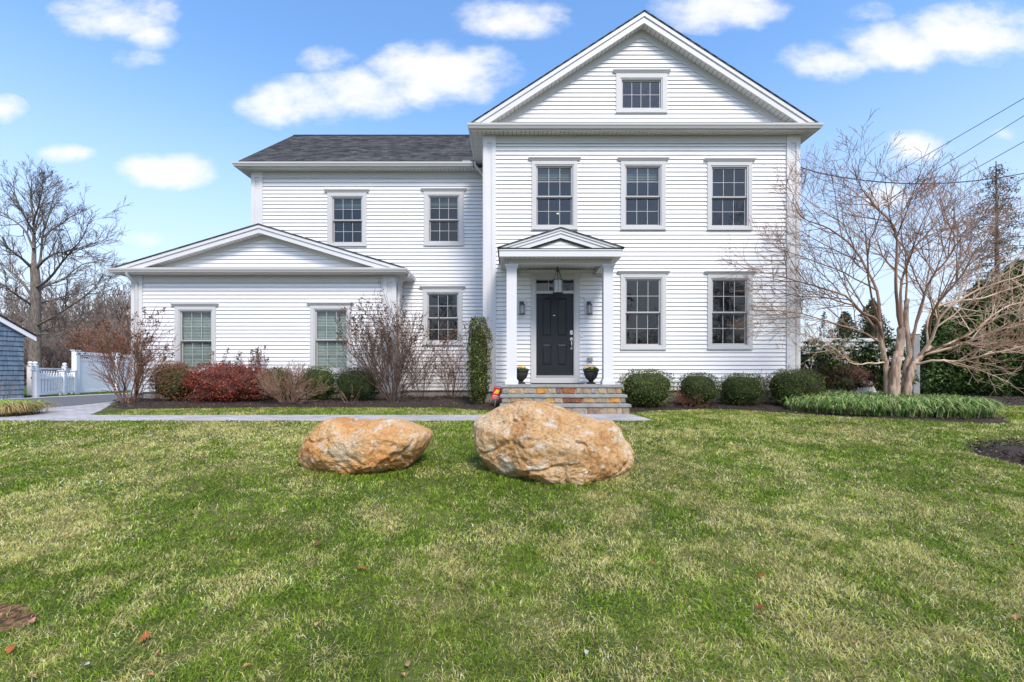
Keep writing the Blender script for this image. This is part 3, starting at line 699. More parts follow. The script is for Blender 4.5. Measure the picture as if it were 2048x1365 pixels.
# --- porch canopy
CD = 9.82; CX0, CX1 = PX(998.8, CD), PX(1244.2, CD); CZ0 = 3.344; CZ1 = 3.50; CC = (CX0+CX1)/2
can = MB()
can.sweep([(CX0, DM), (CX0, CD), (CX1, CD), (CX1, DM)], [(0, CZ0), (0, CZ1), (-.03, CZ1), (-.03, CZ0)])
can.sweep([(CX0, DM), (CX0, CD), (CX1, CD), (CX1, DM)], [(.001, CZ1-.028), (.015, CZ1-.028), (.015, CZ1), (.001, CZ1)])
porch = can.build('porch_canopy', BOARD, HOUSE)
BX0, BX1 = PX(1017.5, 10.1), PX(1221, 10.1)+.02
ov = BX0-CX0
b = MB(); bd = 10.08
b.box(BX0, BX1, bd, bd+.19, 3.24, CZ0-.001+.03); b.box(BX0, BX0+.19, bd+.19, DM-.02, 3.2401, CZ0+.0295); b.box(BX1-.19, BX1, bd+.19, DM-.02, 3.2401, CZ0+.0295)
b.box(BX0-.0, BX1, bd-.012, bd-.0005, 3.24, 3.262)
b.build('porch_beam', TRIM, porch)
b = MB(); b.box(BX1-.23, BX1+.03, DM-.06, DM-.02, 3.19, CZ0); b.box(BX0-.03, BX0+.23, DM-.06, DM-.02, 3.19, CZ0); b.build('wall_bracket', TRIM, porch)
s1 = soffit('porch_soffit', [((CX0+.03, CD), (CX1-.03, CD), (0, 1)), ((CX0, CD+.26), (CX0, DM), (1, 0)), ((CX1, CD+.26), (CX1, DM), (-1, 0))], CZ0+.004, parent=HOUSE, w0=.03, w1=.27)
s2 = soffit('porch_ceiling', [((BX0+.19, bd+.19), (BX1-.19, bd+.19), (0, 1))], 3.37, parent=HOUSE, w0=0, w1=DM-.03-bd-.19)
b = MB(); b.box(BX0+.2, BX1-.2, DM-.03, DM-.018, 3.345, 3.368); b.build('porch_wall_trim', TRIM, porch)
# pediment
PAP = PZ(456.7, 9.86)-.02; PSL = (PAP-3.53)/1.32
b = MB()
for s in (-1, 1):
    for f0_, f1_, yy in ((0, .045, CD-.03), (.045, .105, CD-.012), (.105, .20, CD+.005)):
        xa = min(1.33, (PAP-f0_-3.53)/PSL); xb = (PAP-f1_-3.53)/PSL
        b.prism_y([(CC, PAP-f0_), (CC+s*xa, PAP-f0_-PSL*xa), (CC+s*xb, 3.53), (CC, PAP-f1_)], yy, CD+.03)
b.build('pediment_rake', BOARD, porch, fixn=True)
b = MB()
for s in (-1, 1):
    xa = (PAP-.2-3.53)/PSL; xb = (PAP-.235-3.53)/PSL
    b.prism_y([(CC, PAP-.2), (CC+s*xa, 3.53), (CC+s*xb, 3.53), (CC, PAP-.235)], CD+.02, CD+.05)
b.build('pediment_soffit', EDGE, porch, fixn=True)
siding('pediment_siding', CC-1.2, CC+1.2, 3.5, PAP-.24, [], front(CD+.06), tri(PAP-.225, CC, PSL), parent=porch, lip=.01)
b = MB(); b.prism([(CD-.02, 3.515), (CD+.2, 3.53), (CD+.2, 3.505), (CD-.02, 3.5005)], CX0-.03, CX1+.03, lambda u, v, t: (t, u, v)); b.build('pediment_flashing', EDGE, porch)
b = MB()
for s in (-1, 1):
    q = [(CC, CD-.05, PAP+.022), (CC+s*1.37, CD-.05, PAP+.022-PSL*1.37), (CC+s*1.37, DM, PAP+.022-PSL*1.37), (CC, DM, PAP+.022)]
    q = [Vector(p) for p in q]
    b.add(q+[p-Vector((0, 0, .02)) for p in q], [(0, 1, 2, 3), (7, 6, 5, 4), (0, 4, 5, 1), (1, 5, 6, 2), (2, 6, 7, 3), (3, 7, 4, 0)])
b.build('canopy_roof', SHINGLE_SIDE, porch, fixn=True)
# columns
for (a, c2) in ((1013.2, 1033.5), (1207.3, 1226.5)):
    y0 = bd; x0, x1 = PX(a, y0), PX(c2, y0); y1 = y0+.2
    b = MB(); b.box(x0, x1, y0, y1, FLOOR+.12, 3.16); co = b.build('porch_column', BOARD, HOUSE)
    b = MB()
    cpts = [(x0, y1), (x0, y0), (x1, y0), (x1, y1), (x0, y1)]
    # capital as stacked mouldings
    for (e, za, zb2) in ((.012, 3.158, 3.176), (.022, 3.176, 3.196), (.034, 3.196, 3.24)): b.box(x0-e, x1+e, y0-e, y1+e, za, zb2)
    b.build('capital', BOARD, co)
    b = MB(); b.box(x0-.032, x1+.032, y0-.032, y1+.032, FLOOR+.001, FLOOR+.085); b.box(x0-.02, x1+.02, y0-.02, y1+.02, FLOOR+.085, FLOOR+.105); b.box(x0-.008, x1+.008, y0-.008, y1+.008, FLOOR+.105, FLOOR+.12)
    b.build('column_base', BOARD, co)

# --- stone steps
STEPS = empty('stone_steps', (1.07, 9.1, 0), 'three mixed fieldstone steps with bluestone treads below the front door', 'steps')
sxl, sxr = -.215, 2.357
lv = [(9.78, FLOOR), (9.45, .376), (9.13, .197)]
for i, (d0, zt) in enumerate(lv):
    back = DM+.02 if i == 0 else lv[i-1][0]+.02
    b = MB(); e = .008
    b.prism([(d0-.03, zt-.055), (d0-.03+e*.3, zt-e), (d0-.03+e, zt), (back, zt), (back, zt-.06), (d0-.025, zt-.06)], sxl-.03, sxr+.03, lambda u, v, t: (t, u, v))
    b.build('tread', STONE, STEPS)
pal = [(.36, .29, .20), (.42, .33, .22), (.30, .28, .24), (.55, .28, .08), (.20, .09, .055), (.30, .13, .06), (.45, .35, .24), (.33, .31, .28), (.38, .26, .16), (.50, .33, .12), (.24, .17, .14), (.28, .29, .30)]
zlo = [.376, .197, -.05]
for i, (d0, zt) in enumerate(lv):
    V = []; cts = []; cl = []; z1 = zt-.061; z0 = zlo[i]+.001
    def stone(corners_f, nrm, colr):
        # corners_f: 4 points of the face rectangle; builds a bulged irregular block
        a, b_, c_, d_ = corners_f; n = 6; grid = []
        for ii in range(n+1):
            row = []
            for jj in range(n+1):
                u, v = ii/n, jj/n
                p = a*(1-u)*(1-v)+b_*u*(1-v)+c_*u*v+d_*(1-u)*v
                ed = min(u, 1-u, v, 1-v)
                k = .0 if ed == 0 else .016+.009*noise.noise(p*14)
                row.append(p+nrm*k)
            grid.append(row)
        for ii in range(n):
            for jj in range(n):
                V.extend([grid[ii][jj], grid[ii+1][jj], grid[ii+1][jj+1], grid[ii][jj+1]]); cts.append(4)
                q = (grid[ii][jj]+grid[ii+1][jj+1])/2
                h = noise.noise(q*7+Vector((i*9, 0, 0))); cc = [max(.02, c*(1+.35*h)) for c in colr]
                if h > .15: cc = [cc[0]*1.1, cc[1]*.95, cc[2]*.8]
                for _ in range(4): cl.append(cc)
    x = sxl
    if i == 0: widths = [.16, .26, .25, .22, .17, .12, .27, .13, .16, .14, .18, .17, .13]; cid = [2, 1, 7, 3, 6, 10, 5, 6, 0, 7, 6, 0, 8]
    elif i == 1: widths = [.15, .26, .22, .24, .18, .18, .40, .24, .31, .22, .1]; cid = [2, 8, 0, 2, 9, 6, 4, 8, 0, 3, 11]
    else: widths = [.3, .25, .3, .28, .2, .29, .27, .28, .12, .14]; cid = [0, 10, 6, 2, 8, 2, 10, 0, 6, 0]
    sc = (sxr-sxl)/sum(widths)
    for w, c in zip(widths, cid):
        x1 = x+w*sc; g = .006; j = rng.uniform(-.012, .012)
        stone([Vector((x+g, d0, z0+.004)), Vector((x1-g+j*.5, d0, z0+.004)), Vector((x1-g-j*.5, d0, z1-.003)), Vector((x+g+j, d0, z1-.003))], Vector((0, -1, 0)), pal[c]); x = x1
    back = DM if i == 0 else lv[i-1][0]
    for sx_, nn in ((sxl, -1), (sxr, 1)):
        y = d0
        while y < back-.02:
            y1 = min(back, y+rng.uniform(.14, .28)); 
            stone([Vector((sx_, y+.005, z0+.004)), Vector((sx_, y1-.005, z0+.004)), Vector((sx_, y1-.005, z1-.003)), Vector((sx_, y+.005, z1-.003))], Vector((nn, 0, 0)), pal[rng.randrange(12)]); y = y1
    me = poly_mesh('stonework', np.array([list(v) for v in V]), cts, np.array(cl)); link('stonework', me, ROCKC, STEPS)
    b = MB(); b.box(sxl+.004, sxr-.004, d0+.004, back-.001 if i == 0 else back+.003, z0-.02, z1); b.build('mortar', CONC, STEPS)

# --- lanterns
def wall_lantern(px, py0, py1, plate_px, label):
    x = PX(px, DM-.12); z1 = PZ(py0, DM-.12); z0 = PZ(py1, DM-.12); yy = DM-.13
    r = empty('wall_lantern', (x, DM-.02, (z0+z1)/2), label, 'wall lantern', 'lanterns either side of the front door')
    b = MB(); a, c2 = PX(plate_px[0], DM), PX(plate_px[1], DM); b.box(a, c2, DM-.045, DM-.018, PZ(629, DM), PZ(596.5, DM)); b.box(a+.012, c2-.012, DM-.05, DM-.0455, PZ(628, DM), PZ(597.5, DM))
    b.build('mounting_block', BOARD, r)
    h = z1-z0; b = MB()
    xm = (a+c2)/2
    b.box(xm-.055, xm+.055, DM-.066, DM-.0505, z1-.12, z1)
    b.tube([Vector((xm, DM-.06, z1-.04)), Vector((xm, DM-.09, z1-.02)), Vector((x, yy, z1-.03)), Vector((x, yy, z1-.09))], [.009]*4, 8)
    b.build('arm', PEWTER, r)
    b = MB(); rr = .062; zt = z1-.1
    b.lathe((x, yy, zt), [(rr+.006, 0), (rr+.006, .012), (.02, .03), (.01, .05)], 16); b.lathe((x, yy, z0), [(rr+.008, 0), (rr+.008, .014), (rr-.01, .018)], 16)
    for k in range(6):
        an = 2*math.pi*k/6; b.tube([Vector((x+rr*math.cos(an), yy+rr*math.sin(an), z0+.01)), Vector((x+rr*math.cos(an), yy+rr*math.sin(an), zt+.004))], [.0045]*2, 5)
    b.lathe((x, yy, z0-.02), [(.008, 0), (.02, .02)], 10)
    b.build('lantern_frame', PEWTER, r)
    b = MB(); b.tube([Vector((x, yy, z0+.018)), Vector((x, yy, zt))], [rr-.008]*2, 18); b.build('lantern_glass', LGLASS, r, smooth=True)
    b = MB(); b.lathe((x, yy, z0+.018), [(.016, 0), (.016, .08), (.008, .1)], 10); b.build('candle', mat('candle_white', (.7, .68, .6), .5), r)
wall_lantern(1044.5, 602.5, 629, (1034.6, 1052.2), 'pewter wall lantern left of the front door, partly behind the left porch column')
wall_lantern(1178.6, 602.5, 629, (1168.3, 1185.5), 'pewter wall lantern right of the front door')
def pendant():
    D = 10.62; x = PX(1115.5, D); zr = PZ(560, D); z0 = PZ(587, D); zc_ = PZ(541, D)
    r = empty('hanging_lantern', (x, D, 3.37), 'round glass pewter lantern hanging from the porch ceiling before the door', 'hanging lantern')
    b = MB(); b.lathe((x, D, 3.355), [(.055, 0), (.06, .012)], 16); b.tube([Vector((x, D, 3.36)), Vector((x, D, zc_))], [.006, .006], 6)
    for k in range(5): b.tube([Vector((x+.012*math.cos(a), D, 3.33-k*.026+.016*math.sin(a))) for a in np.linspace(0, 6.28, 9)], [.0035]*9, 4)
    b.build('chain', PEWTER, r)
    rr = .115; b = MB(); b.lathe((x, D, zc_-.03), [(.03, 0), (.055, .012), (.05, .022), (.012, .036)], 16)
    for k in range(6):
        an = 2*math.pi*(k+.5)/6; c, s = math.cos(an), math.sin(an)
        b.tube([Vector((x+.035*c, D+.035*s, zc_-.02)), Vector((x+.07*c, D+.07*s, (zc_+zr)/2-.01)), Vector((x+rr*c, D+rr*s, zr))], [.005]*3, 5)
        b.tube([Vector((x+rr*c, D+rr*s, z0)), Vector((x+rr*c, D+rr*s, zr))], [.0055]*2, 5)
    for z in (zr-.006, z0-.002):
        b.tube([Vector((x+rr*math.cos(a), D+rr*math.sin(a), z)) for a in np.linspace(0, 2*math.pi, 25)], [.009]*25, 6)
    b.lathe((x, D, z0-.012), [(.04, 0), (rr, .006), (rr, .012)], 20)
    b.build('lantern_frame', PEWTER, r)
    b = MB(); b.tube([Vector((x, D, z0)), Vector((x, D, zr))], [rr-.014]*2, 24); b.build('lantern_glass', LGLASS, r, smooth=True)
    b = MB(); 
    for k in range(3): an = 2*math.pi*k/3+.5; b.lathe((x+.035*math.cos(an), D+.035*math.sin(an), z0+.004), [(.012, 0), (.012, .12), (.007, .15)], 10)
    b.lathe((x, D, z0+.001), [(.05, 0), (.05, .006)], 12)
    b.build('candle', mat('candle_cluster', (.72, .70, .62), .5), r)
pendant()
# glowing ceiling lamp upstairs, seen through the first upper window
def lamp():
    em = bpy.data.materials.new('lamp_glow'); em.use_nodes = True; bs = em.node_tree.nodes['Principled BSDF']
    bs.inputs['Emission Color'].default_value = (1, .72, .38, 1); bs.inputs['Emission Strength'].default_value = 2.0; bs.inputs['Base Color'].default_value = (.8, .7, .5, 1)
    c = P(1115.5, 427, 12.4)
    r = empty('ceiling_lamp', (c.x, c.y, c.z), 'small glowing ceiling lamp behind the upper window above the porch', 'lamp')
    MB().lathe((c.x, c.y, c.z-.02), [(.005, 0), (.022, .003), (.034, .012), (.022, .022), (.006, .026)], 16).build('lamp_shade', em, r, smooth=True)
    MB().tube([Vector((c.x, c.y, c.z+.02)), Vector((c.x, c.y, 6.19))], [.006, .006], 6).build('lamp_stem', PEWTER, r)
lamp()

# --- leaves helper
def leaves(n_or_pts, size, colfn, normals=None, aspect=.55, jitter=.35, seed=1, fold=0.0, droop=0.0):
    """pts (n,3), returns V(4n,3), col(4n,3): one diamond leaf per point"""
    r = np.random.default_rng(seed); pts = n_or_pts; n = len(pts)
    if normals is None: normals = r.normal(size=(n, 3))
    nn = normals+r.normal(size=(n, 3))*jitter*2; nn /= np.linalg.norm(nn, axis=1, keepdims=True)+1e-9
    t = r.normal(size=(n, 3)); t[:, 2] -= droop; t -= nn*np.sum(t*nn, 1, keepdims=True); t /= np.linalg.norm(t, axis=1, keepdims=True)+1e-9
    s = np.cross(nn, t); sz = size*r.uniform(.6, 1.3, (n, 1))
    V = np.stack([pts, pts+t*sz*.5+s*sz*aspect*.5, pts+t*sz+nn*sz*fold, pts+t*sz*.5-s*sz*aspect*.5], 1)
    c = colfn(pts, r)
    return V.reshape(-1, 3), np.repeat(c, 4, 0)
def mixcol(cols, w, var=.25):
    cols = np.array(cols); w = np.array(w)/sum(w)
    def f(pts, r):
        i = r.choice(len(cols), len(pts), p=w); c = cols[i]*(1+r.uniform(-var, var, (len(pts), 1)))
        return np.clip(c, .003, .95)
    return f

def planter(px, label):
    D = 10.7; x = PX(px, D); r = empty('planter', (x, D, FLOOR), label, 'planter', 'pansy planters beside the front door')
    b = MB(); k = 1.0
    b.lathe((x, D, FLOOR+.001), [(.105, 0), (.105, .02), (.05, .05), (.055, .07), (.12, .13), (.155, .20), (.17, .28), (.188, .30), (.188, .325), (.165, .325), (.16, .29)], 28)
    b.build('pot', mat('pot_black', (.03, .032, .03), .55, var=.2), r, smooth=False)
    b = MB(); b.lathe((x, D, FLOOR+.285), [(.16, 0), (.10, .02), (.01, .025)], 16); b.build('soil', MULCH, r)
    rr = np.random.default_rng(px); n = 420; a = rr.uniform(0, 6.28, n); q = np.sqrt(rr.uniform(0, 1, n))*.17
    pts = np.stack([x+q*np.cos(a), D+q*np.sin(a), FLOOR+.31+rr.uniform(0, .075, n)*(1.15-q/.17*.7)], 1)
    V, c = leaves(pts, .05, mixcol([(.04, .10, .02), (.09, .17, .03), (.12, .10, .03)], [5, 3, 1]), seed=px)
    link('foliage', poly_mesh('foliage', V, [4]*n, c), LEAF, r)
    n = 16; a = rr.uniform(0, 6.28, n); q = np.sqrt(rr.uniform(0, 1, n))*.15; Vs = []; Cs = []
    for i in range(n):
        ctr = np.array([x+q[i]*math.cos(a[i]), D+q[i]*math.sin(a[i])-.01, FLOOR+.385+rr.uniform(-.02, .02)])
        nn = np.tile(np.array([[rr.uniform(-.4, .4), -1, .9]]), (6, 1))
        V, c = leaves(np.tile(ctr, (6, 1)), .036, mixcol([(.85, .50, .02), (.75, .32, .03)], [3, 2]), nn, aspect=.9, jitter=.06, seed=i+px); Vs.append(V); Cs.append(c)
    link('flower', poly_mesh('flower', np.concatenate(Vs), [4]*(6*n), np.concatenate(Cs)), LEAF, r)
planter(1042, 'black urn of yellow pansies behind the left porch column')
planter(1182, 'black urn of yellow pansies between the door and right column')
b = MB(); b.prism([(10.42, FLOOR+.004), (10.42, FLOOR+.014), (10.43, FLOOR+.018), (11.02, FLOOR+.018), (11.02, FLOOR+.004)], .46, 1.66, lambda u, v, t: (t, u, v))
tag(b.build('doormat', mat('mat_fibre', (.035, .032, .03), .95, bump=.5, bscale=120)), 'dark doormat on the porch floor in front of the door', 'doormat')

# yard sign
def yard_sign():
    D = 10.25; r = empty('yard_sign', P(988.5, 818, D), 'small red lawn sign with yellow stripes, tilted beside the stone steps', 'sign')
    red = mat('sign_red', (.55, .012, .02), .45); yel = mat('sign_yellow', (.75, .55, .05), .5); wh = mat('sign_text_white', (.75, .6, .6), .5)
    c = P(994, 788, D); s = D/F; ang = math.radians(-14)
    def R(u, v, t=0): return (c.x+(u*math.cos(ang)-v*math.sin(ang))*s, D-t, c.z+(u*math.sin(ang)+v*math.cos(ang))*s)
    b = MB(); b.prism([(-9, -12), (9, -12), (9, 12), (-9, 12)], 0, .006, lambda u, v, t: R(u, v, t)); b.build('sign_panel', red, r, fixn=True)
    b = MB()
    for k in (-1, 0, 1): b.prism([(-5+k*3.2+1.6, 0+k*.2), (-2.6+k*3.2+1.6, -1+k*.2), (2.0+k*2.8, 8+k*.3), (-.4+k*2.8, 9+k*.3)], .0065, .009, lambda u, v, t: R(u, v, t))
    b.build('emblem', yel, r, fixn=True)
    b = MB()
    for row, (y0, y1) in enumerate(((-5.6, -3.6), (-8.2, -7.0), (-10.6, -9.6))):
        u = -7
        while u < 6.6:
            w = rng.uniform(.5, 1.0); b.prism([(u, y0), (u+w, y0), (u+w, y1), (u, y1)], .0065, .008, lambda u_, v_, t_: R(u_, v_, t_)); u += w+.35
    b.build('lettering', wh, r, fixn=True)
    b = MB(); b.tube([Vector(R(0, 10, -.01)), P(990.5, 806, D+.01), P(988.5, 822, D+.01)], [.009]*3, 6, True); b.build('stake', NICKEL, r)
yard_sign()

# ------------------------------------------------------------------ ground
def vnoise(x, y, scale, seed, octv=4):
    x = np.asarray(x, float); y = np.asarray(y, float); out = np.zeros_like(x); amp = 1; tot = 0
    for o in range(octv):
        r = np.random.default_rng(seed+o); g = r.uniform(-1, 1, (128, 128)); s = scale*2**o
        u = x*s+37.3*o; v = y*s+11.7*o; iu = np.floor(u).astype(int); iv = np.floor(v).astype(int); fu = u-iu; fv = v-iv
        fu = fu*fu*(3-2*fu); fv = fv*fv*(3-2*fv)
        a = g[iu % 128, iv % 128]; b_ = g[(iu+1) % 128, iv % 128]; c_ = g[iu % 128, (iv+1) % 128]; d_ = g[(iu+1) % 128, (iv+1) % 128]
        out += amp*((a*(1-fu)+b_*fu)*(1-fv)+(c_*(1-fu)+d_*fu)*fv); tot += amp; amp *= .55
    return out/tot
def inpoly(x, y, poly):
    c = np.zeros(x.shape, bool); n = len(poly)
    for i in range(n):
        x0, y0 = poly[i]; x1, y1 = poly[(i+1) % n]
        if y0 == y1: continue
        c ^= ((y0 > y) != (y1 > y)) & (x < (x1-x0)*(y-y0)/(y1-y0)+x0)
    return c
def lawn_ground_mat():
    m = mat('lawn_soil', (.045, .065, .014), .95, color2=(.15, .14, .055), vscale=1.3, detail=10, c2lo=.4, c2hi=.68, bump=.8, bscale=30)
    return m
xs_ = np.concatenate([[-600, -250, -120, -60, -35], np.arange(-26, 26.01, .4), [35, 60, 120, 250, 600]])
ys_ = np.concatenate([[-400, -150, -60, -30, -15, -8, -4], np.arange(-2, 26.01, .4), [30, 40, 60, 100, 200, 400, 900]])
GXm, GYm = np.meshgrid(xs_, ys_, indexing='ij'); GZ = zg(GXm, GYm)
V = np.stack([GXm, GYm, GZ], -1).reshape(-1, 3); nyy = len(ys_)
fs = [(i*nyy+j, (i+1)*nyy+j, (i+1)*nyy+j+1, i*nyy+j+1) for i in range(len(xs_)-1) for j in range(nyy-1)]
me = bpy.data.meshes.new('ground'); me.from_pydata(V.tolist(), [], fs); me.update(); me.polygons.foreach_set('use_smooth', [True]*len(fs))
tag(link('ground', me, lawn_ground_mat()), 'mown winter lawn ground around the house', kind='structure')

def sheet(name, poly, dz, material, label, step=.25, mound=0.0, edge=.35, zr=0.0):
    """flat-ish sheet over a polygon, following the ground, optionally mounded"""
    poly_a = np.array(poly); x0, y0 = poly_a.min(0); x1, y1 = poly_a.max(0)
    import bmesh
    bm = bmesh.new()
    # densify outline
    pts = []
    for i in range(len(poly)):
        a = Vector(poly[i]); b_ = Vector(poly[(i+1) % len(poly)]); k = max(1, int((b_-a).length/step))
        for t in range(k): pts.append(a+(b_-a)*t/k)
    vs_ = [bm.verts.new((p.x, p.y, 0)) for p in pts]; bm.faces.new(vs_)
    for ax, lo, hi in ((0, x0, x1), (1, y0, y1)):
        c = lo+step
        while c < hi:
            co = (c, 0, 0) if ax == 0 else (0, c, 0); no = (1, 0, 0) if ax == 0 else (0, 1, 0)
            bmesh.ops.bisect_plane(bm, geom=bm.verts[:]+bm.edges[:]+bm.faces[:], plane_co=co, plane_no=no); c += step
    seg = [(Vector(poly[i]), Vector(poly[(i+1) % len(poly)])) for i in range(len(poly))]
    for v in bm.verts:
        z = zgf(v.co.x, v.co.y)+dz
        if mound or zr:
            p = Vector((v.co.x, v.co.y)); dmin = 9
            for a, b_ in seg:
                ab = b_-a; t = max(0, min(1, (p-a).dot(ab)/max(1e-9, ab.length_squared))); dmin = min(dmin, (p-(a+ab*t)).length)
            k = min(1, dmin/edge); z += mound*k*k*(3-2*k)+zr*noise.noise(Vector((v.co.x*2.5, v.co.y*2.5, 1)))*k+(-.02*(1-k) if mound else 0)
        v.co.z = z
    bmesh.ops.recalc_face_normals(bm, faces=bm.faces[:])
    me = bpy.data.meshes.new(name); bm.to_mesh(me); bm.free()
    if sum(p.normal.z for p in me.polygons) < 0: me.flip_normals()
    o = link(name, me, material)
    return tag(o, label, kind='structure')
PAVER = brick_mat('paver_concrete', (.33, .32, .33), (.46, .45, .46), (.16, .15, .14), .22, .11, .005, ((0, 1), (1, 1)), bump=.5, noise_var=.12)
WALK = [(-15, 7.83), (2.45, 7.83), (2.38, 9.12), (-.25, 9.12), (-.3, 8.9), (-8.1, 8.88), (-8.35, 9.0), (-9.05, 10.1), (-10.3, 12.0), (-10.6, 13.4), (-11.1, 13.4), (-11.05, 10.2), (-11.15, 9.3), (-11.8, 8.9), (-15, 8.8)]
DRIVE = [(-11.08, 9.3), (-11.08, 40), (-16.0, 40), (-16.0, 9.2), (-15.4, 8.83), (-11.8, 8.93)]
BEDL = [(-9.05, 10.15), (-8.6, 10.0), (-5, 10.25), (-1.6, 10.2), (-.9, 9.95), (-.35, 9.65), (-.22, 9.7), (-.22, 11.2), (-.7, 11.2), (-.7, 12.9), (-3.0, 12.9), (-3.0, 12.1), (-9.9, 12.1), (-10.2, 13.4), (-10.6, 13.4), (-10.25, 11.9)]
BEDR = [(2.3, 9.2), (2.55, 9.35), (3.15, 9.75), (4.25, 10.0), (5.1, 9.75), (5.5, 9.35), (6.1, 8.45), (7.2, 7.8), (8.05, 7.55), (8.45, 7.68), (9.0, 8.3), (9.6, 9.4), (10.6, 10.4), (14, 10.8), (30, 11.0), (30, 16), (7.0, 16), (7.0, 11.2), (2.3, 11.2)]
CIRC = [(7.55+1.75*math.cos(a), 5.55+.85*math.sin(a)+.06*math.sin(3*a)) for a in np.linspace(0, 2*math.pi, 28)[:-1]]
sheet('walkway', WALK, .006, PAVER, 'grey concrete paver walkway from the driveway to the steps')
sheet('driveway', DRIVE, .008, ASPH, 'asphalt driveway at the left of the house', step=1.0)
b = MB(); b.box(-16.25, -16.002, 9, 40, -.1, .02); tag(b.build('kerb', mat('kerb_concrete', (.6, .59, .57), .8)), 'pale concrete edge along the driveway', kind='structure')
sheet('mulch_bed', BEDL, .012, MULCH, 'dark mulch bed along the garage wing', mound=.03, zr=.03)
sheet('mulch_bed', BEDR, .012, MULCH, 'dark mulch bed along the right of the house', mound=.03, zr=.03)
sheet('mulch_bed', CIRC, .012, MULCH, 'round mulch bed at the right edge of the lawn', mound=.07, zr=.03, step=.12)
BARE = [(-3.3, 2.32), (-2.75, 2.34), (-2.6, 2.42), (-2.62, 2.52), (-2.8, 2.62), (-3.3, 2.66)]
sheet('bare_soil', BARE, .006, mat('leafy_soil', (.06, .03, .018), .95, color2=(.26, .13, .07), vscale=30, c2lo=.4, c2hi=.6, bump=1, bscale=60), 'small bare brown patch in the lawn at the lower left', step=.1)
# mulch chips
def chips():
    r = np.random.default_rng(5); P_ = []
    for poly, n in ((BEDL, 5200), (BEDR, 6000), (CIRC, 5200)):
        a = np.array(poly); x = r.uniform(a[:, 0].min(), min(14, a[:, 0].max()), n*3); y = r.uniform(a[:, 1].min(), min(13, a[:, 1].max()), n*3)
        k = inpoly(x, y, poly); P_.append(np.stack([x[k], y[k], zg(x[k], y[k])+(.05 if poly is not CIRC else .06)+r.uniform(-.01, .02, k.sum())], 1)[:n])
    pts = np.concatenate(P_); nn = np.tile([[0, -.2, 1.]], (len(pts), 1))
    V, c = leaves(pts, .045, mixcol([(.05, .035, .028), (.12, .08, .055), (.28, .22, .17), (.02, .015, .012)], [5, 3, 1, 4]), nn, aspect=.4, jitter=.35, seed=3)
    o = link('mulch_chips', poly_mesh('mulch_chips', V, [4]*len(pts), c), LEAF); tag(o, 'loose bark chips scattered over the planting beds', 'mulch', kind='stuff')
chips()

# grass blades
def grass_col(x, y, r):
    n = len(x)
    p1 = vnoise(x, y, .55, 21); p2 = vnoise(x, y, 2.2, 31); p3 = vnoise(x, y, 6.0, 41, 2)
    dry = .33+.48*p1+.60*p2+.50*p3
    # brighter worn patches seen in the foreground, greener belt puts the boulders' soft shadow into the colour
    for (cx, cy, s, k) in ((-1.35, 2.75, .55, .35), (.35, 3.0, .25, .35), (1.9, 3.3, .7, .25), (-4.5, 6.6, 1.6, .2), (-2.8, 7.2, 1.2, .25), (3.8, 5.0, 1.2, .15), (2.6, 6.6, 1.2, .18), (-.45, 3.6, .3, .2), (-1.2, 4.9, 1.6, -.30), (-.3, 4.0, 1.5, -.28), (.3, 2.3, .5, -.1), (-4.6, 3.4, 1.2, .05)):
        dry += k*np.exp(-((x-cx)**2+(y-cy)**2)/(s*s))
    dry = np.clip(dry, .05, .8)
    for q in range(70):
        rr_ = np.random.default_rng(1000+q); cy_ = rr_.uniform(1.9, 7.5); cx_ = rr_.uniform(-1.15, 1.15)*cy_; s_ = rr_.uniform(.05, .16)*(1+cy_*.12)
        dry += .65*np.exp(-((x-cx_)**2+(y-cy_)**2)/(s_*s_))
    fine_ = vnoise(x, y, 13.0, 91, 3)
    dry = np.clip(dry+.04+.30*fine_, .06, .9)
    straw = (.8*r.uniform(0, 1, n)+.2*(.5+.9*vnoise(x, y, 22.0, 95, 2))) < dry
    g = np.array([[.205, .315, .030], [.290, .410, .045], [.090, .170, .014], [.42, .50, .09]])[r.choice(4, n, p=[.38, .3, .22, .10])]
    s = np.array([[.68, .60, .25], [.84, .77, .43], [.46, .37, .13], [.55, .60, .13]])[r.choice(4, n, p=[.35, .2, .2, .25])]
    c = np.where(straw[:, None], s, g)*(1+r.uniform(-.2, .2, (n, 1)))*(1+.25*vnoise(x, y, 1.1, 77)[:, None])*(1+.35*vnoise(x, y, 17.0, 78, 2)[:, None])*r.uniform(.6, 1.3, (n, 1))
    return np.clip(c, .004, .9)
def blades(name, x, y, h, w, lean, r, label, zoff=0.0, colf=grass_col, bend=.5, leandir=None):
    n = len(x); z = zg(x, y)+zoff-.004
    a = r.uniform(0, 2*math.pi, n) if leandir is None else leandir+r.normal(size=n)*1.5
    fa = r.uniform(0, math.pi, n)
    dx, dy = np.cos(a)*lean*h, np.sin(a)*lean*h; wx, wy = np.cos(fa)*w/2, np.sin(fa)*w/2
    B = np.stack([x, y, z], 1); Wv = np.stack([wx, wy, np.zeros(n)], 1)
    M_ = B+np.stack([dx*.35, dy*.35, h*.6], 1); T = B+np.stack([dx, dy, h*(1-.35*lean)], 1)
    V = np.stack([B-Wv, B+Wv, M_+Wv*.75, M_-Wv*.75, M_-Wv*.75, M_+Wv*.75, T], 1).reshape(-1, 3)
    c = np.repeat(colf(x, y, r), 7, 0)
    cts = np.tile([4, 3], n)
    o = link(name, poly_mesh(name, V, cts, c), GRASSM); return tag(o, label, 'grass', kind='stuff')
